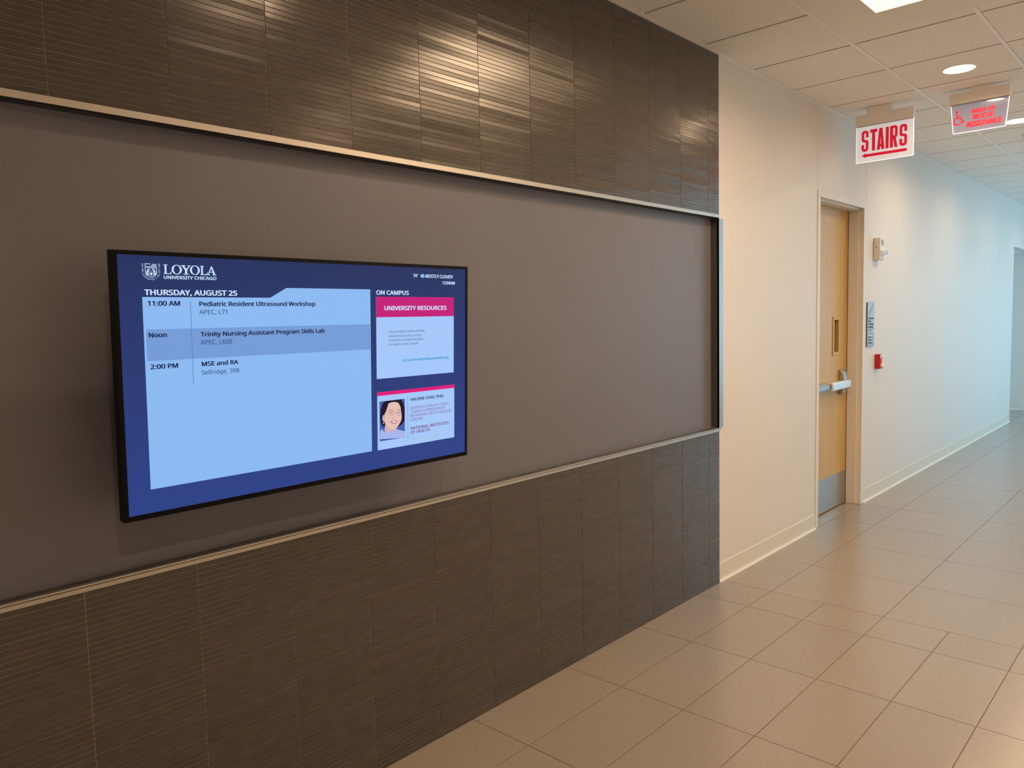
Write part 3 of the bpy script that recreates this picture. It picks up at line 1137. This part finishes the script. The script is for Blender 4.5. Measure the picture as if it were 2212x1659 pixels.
    texts('web_address', [('LUC.edu/healthsafetyandwellbeing', 881.2, 1089.7, 345.3, 8.2, E['teal'], B2)])
    for row in [('11:00 AM', 68.8, 150.6, 530.6, 12.6), ('Noon', 68.1, 113.4, 450.8, 12.4), ('2:00 PM', 68.7, 139.3, 370.4, 12.4)]:
        texts('schedule_time', [(*row, E['ink'], B1)])
    for row in [('Pediatric Resident Ultrasound Workshop', 201.3, 554.6, 529.4, 12.2), ('Trinity Nursing Assistant Program Skills Lab', 201.7, 585.0, 449.2, 12.1),
                ('MSE and RA', 201.9, 305.5, 370.4, 12.1)]:
        texts('schedule_title', [(*row, E['ink'], B1)])
    for row in [('APEC, L71', 200.5, 278.2, 508.0, 12.0), ('APEC, L60E', 200.9, 290.0, 427.7, 12.3), ('Selfridge, 398', 201.0, 307.5, 347.6, 11.6)]:
        texts('schedule_room', [(*row, E['grey_ink'], 0.004)])
    texts('profile_name', [('VALERIE CHAI, PHD', 915.8, 1065.2, 210.0, 9.8, E['ink'], B2)])
    texts('profile_topic', [
        ('IDENTIFICATION OF A NOVEL', 916.4, 1092.9, 181.5, 9.3, E['violet'], -0.004),
        ('TUMOR SUPPRESSOR OF', 917.1, 1073.9, 167.8, 9.3, E['violet'], -0.004),
        ('MELANOMA AND UV-INDUCED', 916.2, 1104.1, 155.0, 9.3, E['violet'], -0.004),
        ('GENOME', 916.1, 971.2, 141.2, 9.3, E['violet'], -0.004)])
    texts('profile_institute', [
        ('NATIONAL INSTITUTES', 917.3, 1091.5, 111.6, 10.5, E['plum'], 0.018),
        ('OF HEALTH', 917.2, 1002.2, 97.6, 10.5, E['plum'], 0.018)])
    texts('profile_award', [('AWARDED: JUNE 2022', 919.7, 1040.5, 75.4, 8.0, E['yellow'], -0.004)])

    # portrait of a smiling person in glasses and pale collar, as the card shows it
    PP = {
     'hair': [(800.5, 214.0), (811.0, 219.4), (877.5, 219.6), (885.2, 208.4), (891.0, 194.4), (892.2, 175.6), (891.3, 146.6), (882.0, 136.2), (871.5, 130.1), (861.1, 128.3), (854.7, 138.3), (851.4, 168.5), (810.5, 174.0), (808.9, 143.7), (807.5, 133.1), (797.6, 139.9), (791.5, 151.8), (789.8, 170.1), (791.3, 190.2), (797.1, 205.7)],
     'face': [(823.5, 210.2), (838.7, 213.9), (854.1, 212.9), (867.0, 207.1), (874.0, 194.0), (877.1, 177.2), (879.0, 164.5), (878.2, 153.2), (872.9, 142.4), (865.0, 133.0), (855.9, 124.8), (846.8, 121.7), (835.3, 125.2), (822.7, 132.9), (812.6, 140.2), (807.1, 151.0), (806.0, 162.3), (806.7, 174.4), (814.4, 187.8), (820.2, 199.4)],
     'neck': [(810.1, 139.4), (855.9, 125.8), (858.4, 114.1), (854.4, 102.2), (849.1, 92.0), (832.5, 97.8), (819.8, 105.6), (807.4, 120.4), (808.2, 133.6)],
     'shirt': [(795.0, 130.6), (804.9, 119.7), (819.8, 104.5), (850.4, 90.3), (854.3, 100.1), (859.7, 122.2), (868.8, 117.0), (892.7, 109.9), (892.8, 87.9), (788.3, 96.4), (788.3, 117.7)],
     'ear': [(799.8, 173.1), (804.9, 175.6), (806.4, 154.2), (800.9, 153.2), (798.5, 163.1)],
     'earring': [(801.2, 150.6), (804.0, 150.3), (804.5, 145.2), (801.6, 145.3)],
     'mouth': [(831.1, 150.8), (843.2, 151.2), (861.9, 148.8), (858.6, 144.1), (850.9, 141.0), (843.1, 141.5), (835.5, 145.2)],
     'teeth': [(835.6, 149.6), (845.8, 149.6), (857.4, 148.1), (853.5, 144.1), (845.7, 143.5), (839.3, 145.8)],
     'browL': [(825.1, 188.2), (832.1, 189.5), (842.9, 185.9), (842.3, 184.7), (832.1, 187.8), (825.8, 186.6)],
     'browR': [(859.0, 184.7), (866.8, 186.3), (874.6, 184.1), (874.5, 182.6), (866.8, 184.6), (859.6, 183.3)],
     'eyeL': [(827.0, 178.3), (833.3, 179.4), (839.7, 177.2), (833.3, 176.6)],
     'eyeR': [(860.2, 175.6), (866.0, 176.6), (871.9, 174.8), (866.0, 173.8)],
     'nose': [(843.3, 161.2), (845.3, 162.0), (847.2, 158.2), (843.9, 156.5), (839.5, 159.1)],
     'lensL': [(821.3, 184.0), (843.5, 180.7), (844.7, 171.3), (838.3, 169.4), (824.3, 172.0)],
     'lensR': [(857.0, 178.2), (874.5, 178.0), (876.4, 167.9), (869.2, 166.6), (858.8, 168.8)]}
    mb = MB()
    def pp(pts, mt, ly):
        mb.poly([mm(p, ly * .00012) for p in pts], mt)
    pp(rect(787.6, 89, 892.6, 220.2), E['p_bg'], 3)
    pp(PP['hair'], E['p_hair'], 4)
    pp(PP['neck'], E['p_skin2'], 5)
    pp(PP['shirt'], E['p_shirt'], 6)
    pp(PP['ear'], E['p_skin2'], 5)
    pp(PP['face'], E['p_skin'], 7)
    pp([(812.0, 183.8), (823.5, 210.2), (838.7, 213.9), (854.1, 212.9), (867.0, 207.1), (874.0, 194.0), (881, 200), (868, 215), (850, 219), (822, 218), (806, 205)], E['p_hair'], 8)
    pp(PP['earring'], E['white'], 9)
    pp(PP['mouth'], E['p_lip'], 9)
    pp(PP['teeth'], E['p_teeth'], 10)
    for k in ('browL', 'browR', 'eyeL', 'eyeR'):
        pp(PP[k], E['p_brow'], 9)
    pp(PP['nose'], E['p_nose'], 9)
    for k in ('lensL', 'lensR'):
        for q in stroke(PP[k], 1.3, True):
            pp([(p.x, p.y) for p in q], E['p_specs'], 10)
    for pts in ([(821.3, 183.0), (811.9, 184.0)], [(844.1, 177.5), (849.9, 178.6), (857.0, 176.2)]):
        for q in stroke(pts, 1.3):
            pp([(p.x, p.y) for p in q], E['p_specs'], 10)
    mb.build('portrait', scr, normals=False)
build_tv()


# ================================================================== DOOR
def build_door():
    root = bpy.data.objects.new('door_1', None)
    COL.objects.link(root)
    struct(root, 'pale wooden stair door with exit bar in a cream steel frame', 'door')
    ya, yb, zt = DOOR_Y0, DOOR_Y1, DOOR_Z
    root.location = (0, (ya + yb) / 2, 0)
    cy = (ya + yb) / 2
    F = M['door_frame']
    fw = 0.048            # face width of the frame
    xf = -0.006            # frame face stands a little proud of the wall
    xr = -0.128           # door face
    st = -0.046           # start of the stop
    def prof_y(s):
        """jamb section in (x, y-from-outer-edge)"""
        return [(xf, 0), (xf, fw), (st, fw), (st, fw + .014), (xr + .004, fw + .014), (xr + .004, fw), (-.175, fw), (-.175, 0)]
    mb = MB()
    for s, edge in ((1, ya - cy), (-1, yb - cy)):
        pts = [(p[0], edge + s * p[1]) for p in prof_y(s)]
        mb.prism(pts, 'z', 0.0, zt - fw, F)
    # head
    pts = [(p[0], zt - p[1]) for p in prof_y(1)]
    mb.prism(pts, 'y', ya - cy, yb - cy, F)
    o = mb.build('door_frame', root)
    bv = o.modifiers.new('soft_edges', 'BEVEL')
    bv.width = 0.0018
    bv.segments = 2
    bv.limit_method = 'ANGLE'
    # leaf with a slot cut for the vision panel
    a, b2, z0, z1 = ya - cy + fw + .003, yb - cy - fw - .003, 0.010, zt - fw - .003
    xb = xr - .044
    gy0, gy1, gz0, gz1 = 6.285 - cy, 6.385 - cy, 1.285, 1.552
    mb = MB()
    Wd = M['maple']
    mb.box(xb, a, z0, xr, gy0, z1, Wd)
    mb.box(xb, gy1, z0, xr, b2, z1, Wd)
    mb.box(xb, gy0, z0, xr, gy1, gz0, Wd)
    mb.box(xb, gy0, gz1, xr, gy1, z1, Wd)
    leaf = mb.build('door_leaf', root)
    mb = MB()
    w = 0.022
    mb.rbox(xr, gy0 - w, gz0 - w, xr + .008, gy0 + .004, gz1 + w, Wd, .002)
    mb.rbox(xr, gy1 - .004, gz0 - w, xr + .008, gy1 + w, gz1 + w, Wd, .002)
    mb.rbox(xr, gy0, gz0 - w, xr + .008, gy1, gz0 + .004, Wd, .002)
    mb.rbox(xr, gy0, gz1 - .004, xr + .008, gy1, gz1 + w, Wd, .002)
    vf = mb.build('vision_panel_frame', leaf)
    vf['label'] = 'maple bead framing the narrow window'
    mb = MB()
    mb.box(xr - .026, gy0, gz0, xr - .020, gy1, gz1, M['glass'])
    mb.build('vision_panel_glass', leaf)
    # kick plate
    mb = MB()
    mb.rbox(xr, a + .012, 0.018, xr + .0018, b2 - .006, 0.285, M['steel'], .0006)
    kp = mb.build('kick_plate', root)
    kp['label'] = 'brushed steel kick plate'
    mb = MB()
    for y in (a + .05, (a + b2) / 2 + .02, b2 - .05):
        for z in (.04, .262):
            mb.rbox(xr + .0016, y - .004, z - .004, xr + .0030, y + .004, z + .004, M['dark_mark'], .001)
    mb.build('kick_plate_screws', kp)
    # exit device
    bar_z = 1.022
    mb = MB()
    mb.rbox(xr, a + .02, bar_z - .030, xr + .034, 6.13 - cy, bar_z + .030, M['steel'], .004)
    dev = mb.build('exit_bar_rail', root)
    dev['label'] = 'brushed steel exit bar rail'
    mb = MB()
    mb.rbox(xr + .030, a + .02, bar_z - .018, xr + .060, 6.055 - cy, bar_z + .022, M['steel'], .006, 3)
    mb.build('push_bar', dev)
    mb = MB()
    mb.rbox(xr + .008, 6.055 - cy, bar_z - .020, xr + .054, 6.115 - cy, bar_z + .022, M['steel_dark'], .004)
    mb.build('push_bar_joint', dev)
    mb = MB()
    x0, x1 = xr + .004, xr + .070
    # head cover: tapered, its outer face slightly angled back at the latch end
    v = [(x0, 6.095 - cy, bar_z - .034), (x1, 6.105 - cy, bar_z - .034), (x1, 6.500 - cy, bar_z - .030), (x0, 6.545 - cy, bar_z - .030)]
    top = [(p[0], p[1], bar_z + .034) for p in v]
    mb.raw(v + top, [(0, 3, 2, 1), (4, 5, 6, 7), (0, 1, 5, 4), (1, 2, 6, 5), (2, 3, 7, 6), (3, 0, 4, 7)], M['satin_alu'])
    hc = mb.build('exit_bar_head', root)
    bv = hc.modifiers.new('soft_edges', 'BEVEL')
    bv.width = .010
    bv.segments = 3
    hc['label'] = 'bright satin steel latch cover'
    mb = MB()
    # centre case above and below the head
    pr = [(xr, 0.935), (xr + .030, 0.940), (xr + .040, 0.985), (xr + .046, 1.062), (xr + .036, 1.122), (xr + .022, 1.138), (xr, 1.142)]
    mb.prism([(p[0], p[1]) for p in pr], 'y', 6.405 - cy, 6.492 - cy, M['steel'])
    cs = mb.build('latch_case', root)
    bv = cs.modifiers.new('soft_edges', 'BEVEL')
    bv.width = .006
    bv.segments = 2
    mb = MB()
    mb.lathe([(0.0, .006), (.011, .006), (.013, .003), (.013, 0)], (0, 0, 0), M['steel'], 24)
    cyl = mb.build('key_cylinder', root)
    cyl.rotation_euler = (0, PI / 2, 0)
    cyl.location = (xr + .030, 6.44 - cy, 0.957)
    # stair side beyond the narrow window
    mb = MB()
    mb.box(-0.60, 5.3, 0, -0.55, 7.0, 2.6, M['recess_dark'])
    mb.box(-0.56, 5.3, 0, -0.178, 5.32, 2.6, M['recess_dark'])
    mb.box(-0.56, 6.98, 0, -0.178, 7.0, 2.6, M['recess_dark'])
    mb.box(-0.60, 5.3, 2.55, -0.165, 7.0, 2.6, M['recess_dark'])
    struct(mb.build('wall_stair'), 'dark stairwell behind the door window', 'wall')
build_door()


# ================================================================== HANGING SIGNS
SY = 6.0


def sign_housing(root, x0, x1, z0, z1, canopy):
    mb = MB()
    mb.rbox(x0, -.020, z0, x1, .020, z1, M['cream_housing'], .004)
    h = mb.build('sign_housing', root)
    mb = MB()
    mb.rbox(x0 + .006, -.014, z0 - .0035, x1 - .006, .014, z0 + .002, M['grey_plastic'], .001)
    mb.build('housing_slot', h)
    mb = MB()
    mb.rbox(canopy[0], -.030, z1 - .004, canopy[1], .030, ZC - root.location.z + .0005, M['cream_housing'], .004)
    mb.build('ceiling_canopy', root)


def letters_stairs(mb, X, Z, n, mt):
    """condensed block capitals; X, Z map panel fractions to metres"""
    cnt = [0]
    def rib(pts, w):
        cnt[0] += 1
        for q in stroke([(X(p[0]), Z(p[1])) for p in pts], w):
            mb.poly([(p.x, n - cnt[0] * .00004, p.y) for p in q], mt)
    def quad(pts):
        cnt[0] += 1
        mb.poly([(X(p[0]), n - cnt[0] * .00004, Z(p[1])) for p in pts], mt)
    W = 0.0188
    def S(a, b, t, bo):
        hw, hh = .0265, .039
        m = (t + bo) / 2
        ra, rv = .030, .040
        L_, R_ = a + hw, b - hw
        T_, B_ = t + hh, bo - hh
        pts = [(R_, t + .20)] + [(R_, T_ + rv)] + [(R_ - ra * .3, T_ + rv * .3), (R_ - ra, T_)] + [(L_ + ra, T_), (L_ + ra * .3, T_ + rv * .3), (L_, T_ + rv)]
        pts += [(L_, m - rv), (L_ + ra * .3, m - rv * .3), (L_ + ra, m), (R_ - ra, m), (R_ - ra * .3, m + rv * .3), (R_, m + rv)]
        pts += [(R_, B_ - rv), (R_ - ra * .3, B_ - rv * .3), (R_ - ra, B_), (L_ + ra, B_), (L_ + ra * .3, B_ - rv * .3), (L_, B_ - rv), (L_, bo - .20)]
        rib(pts, W)
    t, bo = .125, .715
    S(.089, .220, t, bo)
    quad([(.245, t), (.372, t), (.376, t + .085), (.241, t + .085)])
    quad([(.281, t + .06), (.337, t + .06), (.337, bo), (.281, bo)])
    quad([(.408, t), (.444, t), (.424, bo), (.368, bo)])
    quad([(.428, t), (.466, t), (.504, bo), (.448, bo)])
    quad([(.405, .555), (.465, .555), (.470, .635), (.400, .635)])
    quad([(.522, t), (.579, t), (.579, bo), (.522, bo)])
    quad([(.598, t), (.655, t), (.655, bo), (.598, bo)])
    m = .44
    rib([(.620, t + .032), (.690, t + .032), (.700, t + .044), (.708, t + .07), (.708, m - .055), (.700, m - .03), (.690, m - .018), (.620, m - .018)], W)
    quad([(.650, m - .02), (.698, m - .02), (.734, bo), (.680, bo)])
    S(.762, .897, t, bo)
    quad([(.165, .785), (.894, .785), (.894, .863), (.165, .863)])
    quad([(.092, .824), (.175, .757), (.175, .891)])


def build_stairs_sign():
    x0, x1, zt, zb = 0.131, 0.516, 2.963, 2.704
    root = thing('stairs_sign', 'hanging white sign with red STAIRS lettering and left arrow', 'sign', ((x0 + x1) / 2, SY, zt))
    w = (x1 - x0) / 2
    h = zt - zb
    sign_housing(root, -w - .004, w + .004, 0, 3.043 - zt, (-.115, .055))
    mb = MB()
    mb.box(-w, -.003, -h, w, .003, 0, M['sign_white'])
    pn = mb.build('sign_panel', root)
    mb = MB()
    e = .0025
    mb.box(-w - e, -.0036, -h, -w, .0036, 0, M['sign_edge'])
    mb.box(w, -.0036, -h, w + e, .0036, 0, M['sign_edge'])
    mb.box(-w - e, -.0036, -h - e, w + e, .0036, -h, M['sign_edge'])
    mb.build('panel_edge', pn)
    mb = MB()
    letters_stairs(mb, lambda u: -w + u * 2 * w, lambda v: -v * h, -.0036, M['red_sign'])
    o = mb.build('sign_lettering', pn, normals=False)
    o['label'] = 'red STAIRS lettering and arrow'


def build_rescue_sign():
    xc = 0.919
    zt, zb = 2.993, 2.802
    root = thing('rescue_assistance_sign', 'hanging clear acrylic sign with red area of rescue assistance lettering', 'sign', (xc, SY, zt))
    wt, wb, h = 0.170, 0.153, zt - zb
    sign_housing(root, -.180, .178, 0, 3.068 - zt, (-.055, .075))
    mb = MB()
    mb.prism([(-wt, 0), (-wb, -h), (wb, -h), (wt, 0)], 'y', -.003, .003, M['acrylic'])
    pn = mb.build('sign_panel', root)
    mb = MB()
    for q in stroke([(-wt, 0), (-wb, -h), (wb, -h), (wt, 0)], .0034):
        pts = [(p.x, p.y) for p in q]
        mb.prism(pts, 'y', -.0037, .0037, M['sign_edge'])
    mb.box(-wt, -.0037, -.0022, wt, .0037, 0.0005, M['sign_edge'])
    mb.build('panel_edge', pn)

    def marks(n, mt, dx):
        mb = MB()
        def line(s, u0, u1, base, cap):
            v, f = text_mesh(s)
            xa, xb = min(p[0] for p in v), max(p[0] for p in v)
            k = (u1 - u0) * 2 * wt / (xb - xa)
            hh = cap * h / CAP
            for q, (ox, oz) in enumerate(((-.07, 0), (.07, 0), (0, .04), (0, -.04), (-.04, .02), (.04, -.02))):
                mb.raw([(-wt + u0 * 2 * wt + (p[0] + ox - xa) * k + dx, n - q * .00002, -base * h + (p[1] + oz) * hh) for p in v], f, mt)
        line('AREA OF', .36, .78, .385, .135)
        line('RESCUE', .40, .74, .595, .155)
        line('ASSISTANCE', .285, .875, .835, .165)
        lay = [0]
        def rib(pts, w_):
            lay[0] += 1
            for q in stroke(pts, w_):
                mb.poly([(p.x + dx, n - lay[0] * .00004, p.y) for p in q], mt)
        cx, cz = -wt + .13 * 2 * wt, -.53 * h
        mb.poly([(cx - .006 + .0085 * math.cos(2 * PI * k / 16) + dx, n, cz + .052 + .0085 * math.sin(2 * PI * k / 16)) for k in range(16)], mt)
        rib([(cx - .006, cz + .040), (cx - .004, cz + .010), (cx + .020, cz + .008), (cx + .032, cz - .020), (cx + .042, cz - .016)], .0085)
        rib([(cx - .005, cz + .024), (cx + .016, cz + .022)], .006)
        rib(arc(cx, cz - .008, .025, .026, 120, 375, 18), .0075)
        return mb
    marks(.0041, M['red_glow_back'], .0035).build('sign_lettering_back', pn, normals=False)
    o = marks(-.0039, M['red_glow'], 0).build('sign_lettering', pn, normals=False)
    o['label'] = 'red etched lettering and wheelchair symbol'


build_stairs_sign()
build_rescue_sign()


# ================================================================== WALL DEVICES
def build_horn_strobe():
    y0, y1, z0, z1, d = 6.855, 6.975, 2.040, 2.225, .052
    root = thing('fire_alarm_horn_strobe', 'beige horn strobe with clear lens high on the wall beyond the door', 'fire alarm', (WX, (y0 + y1) / 2, z0))
    cy = (y0 + y1) / 2
    a, b2, H = y0 - cy, y1 - cy, z1 - z0
    mb = MB()
    mb.rbox(0, a, 0, d, b2, H, M['beige_plastic'], .006, 3)
    body = mb.build('housing', root)
    mb = MB()
    for k in range(11):
        z = H * .78 - .0047 * (k - 5)
        hw = .036 * math.sqrt(max(.05, 1 - ((k - 5) / 5.6) ** 2))
        mb.box(d - .001, -hw, z, d + .0012, hw, z + .0026, M['grey_plastic'])
    mb.build('horn_grille', body)
    mb = MB()
    mb.rbox(d - .002, -.040, .040, d + .008, .040, .078, M['reflector'], .003)
    mb.build('strobe_reflector', root)
    mb = MB()
    mb.rbox(d + .006, -.036, .043, d + .034, .036, .075, M['lens'], .006, 3)
    mb.build('strobe_lens', root)
    mb = MB()
    mb.rbox(.018, a - .0012, H * .56, .026, a + .001, H * .56 + .008, M['dark_mark'], .001)
    mb.build('side_screw', body)


def build_pull_station():
    y0, y1, z0, z1, d = 6.925, 7.005, 1.118, 1.243, .046
    root = thing('fire_alarm_pull_station', 'red fire alarm pull station with white handle low on the wall', 'fire alarm', (WX, (y0 + y1) / 2, z0))
    cy = (y0 + y1) / 2
    a, b2, H = y0 - cy, y1 - cy, z1 - z0
    mb = MB()
    mb.rbox(0, a, 0, d, b2, H, M['red_plastic'], .005, 3)
    body = mb.build('housing', root)
    mb = MB()
    mb.rbox(d - .001, a + .006, .018, d + .012, b2 - .006, .042, M['white_mark'], .003)
    mb.rbox(d - .001, -.010, .038, d + .010, .010, .085, M['white_mark'], .003)
    mb.build('pull_handle', root)
    mb = MB()
    mb.box(d - .001, a + .004, H - .036, d + .0014, b2 - .004, H - .004, M['white_mark'])
    lp = mb.build('label_plate', body)
    mb = MB()
    mb.poly([(d + .0018, -.016, H - .032), (d + .0018, .014, H - .032), (d + .0018, -.001, H - .010)], M['dark_mark'])
    mb.build('warning_mark', lp, normals=False)
    mb = MB()
    mb.box(d - .001, .014, .046, d + .0014, b2 - .006, .086, M['dark_mark'])
    mb.build('dark_slot', body)


def build_plaques():
    # upper stair plaque
    y0, y1 = 6.700, 6.868
    def plate(name, label, z0, z1):
        r = thing(name, label, 'sign', (WX, (y0 + y1) / 2, z0), 'grey stair plaques beside the door frame')
        cy = (y0 + y1) / 2
        mb = MB()
        mb.box(0, y0 - cy, 0, .008, y1 - cy, z1 - z0, M['plaque_edge'])
        bk = mb.build('backing', r)
        mb = MB()
        mb.rbox(.0075, y0 - cy + .0005, .0005, .0105, y1 - cy - .0005, z1 - z0 - .0005, M['plaque'], .001)
        mb.build('face_plate', r)
        return r, y0 - cy, y1 - cy, z1 - z0
    r, a, b2, H = plate('stair_plaque', 'tall grey plaque with stair zigzag and raised lettering beside the door', 1.428, 1.687)
    mb = MB()
    pts = []
    n = 6
    for k in range(n):
        ya = a + .030 + k * .019
        za = H - .112 + k * .016
        pts += [(ya, za), (ya, za + .016)]
    pts.append((a + .030 + n * .019, pts[-1][1]))
    for q in stroke(pts, .0055):
        mb.poly([(.0112, p.x, p.y) for p in q], M['plaque_ink'])
    mb.build('stair_symbol', r, normals=False)
    def rows(r, specs):
        mb = MB()
        rnd = random.Random(5)
        for z, h, yy0, yy1 in specs:
            y = yy0
            while y < yy1 - .004:
                w = rnd.uniform(.007, .012)
                mb.box(.0105, y, z, .0120, min(y + w, yy1), z + h, M['plaque_ink'])
                y += w + .0028
        mb.build('raised_lettering', r)
    rows(r, [(H - .142, .014, a + .018, b2 - .012), (H - .166, .014, a + .018, a + .085), (H - .190, .014, a + .018, b2 - .016), (H - .214, .014, a + .018, b2 - .030),
             (H - .228, .004, a + .018, b2 - .022), (H - .240, .004, a + .018, a + .10)])
    r, a, b2, H = plate('rescue_plaque', 'small grey plaque below the stair zigzag plaque', 1.316, 1.424)
    rows(r, [(H - .036, .013, a + .020, a + .095), (H - .060, .013, a + .018, a + .105), (H - .084, .013, a + .018, b2 - .030), (H - .100, .004, a + .018, b2 - .02)])
    mb = MB()
    for q in stroke(arc(b2 - .030, H - .040, .016, .014, 100, 380, 12), .004) + stroke([(b2 - .034, H - .012), (b2 - .032, H - .030), (b2 - .018, H - .032), (b2 - .012, H - .050)], .005):
        mb.poly([(.0112, p.x, p.y) for p in q], M['plaque_ink'])
    mb.build('wheelchair_symbol', r, normals=False)


def build_detector():
    root = thing('smoke_detector', 'white smoke detector on the ceiling at the right edge', 'smoke detector', (0.905, 7.98, ZC))
    mb = MB()
    mb.lathe([(0.074, 0.001), (0.074, -.010), (0.070, -.014), (0, -.014)], (0, 0, 0), M['white_plastic'])
    mb.build('base', root)
    mb = MB()
    mb.lathe([(0.056, -.014), (0.056, -.026)], (0, 0, 0), M['grey_plastic'])
    mb.build('sensor_gap', root)
    mb = MB()
    mb.lathe([(0.062, -.026), (0.060, -.036), (0.044, -.048), (0.0, -.050)], (0, 0, 0), M['white_plastic'])
    mb.lathe([(0.062, -.026), (0.0, -.026)], (0, 0, 0), M['white_plastic'])
    mb.build('cap', root)


build_horn_strobe()
build_pull_station()
build_plaques()
build_detector()
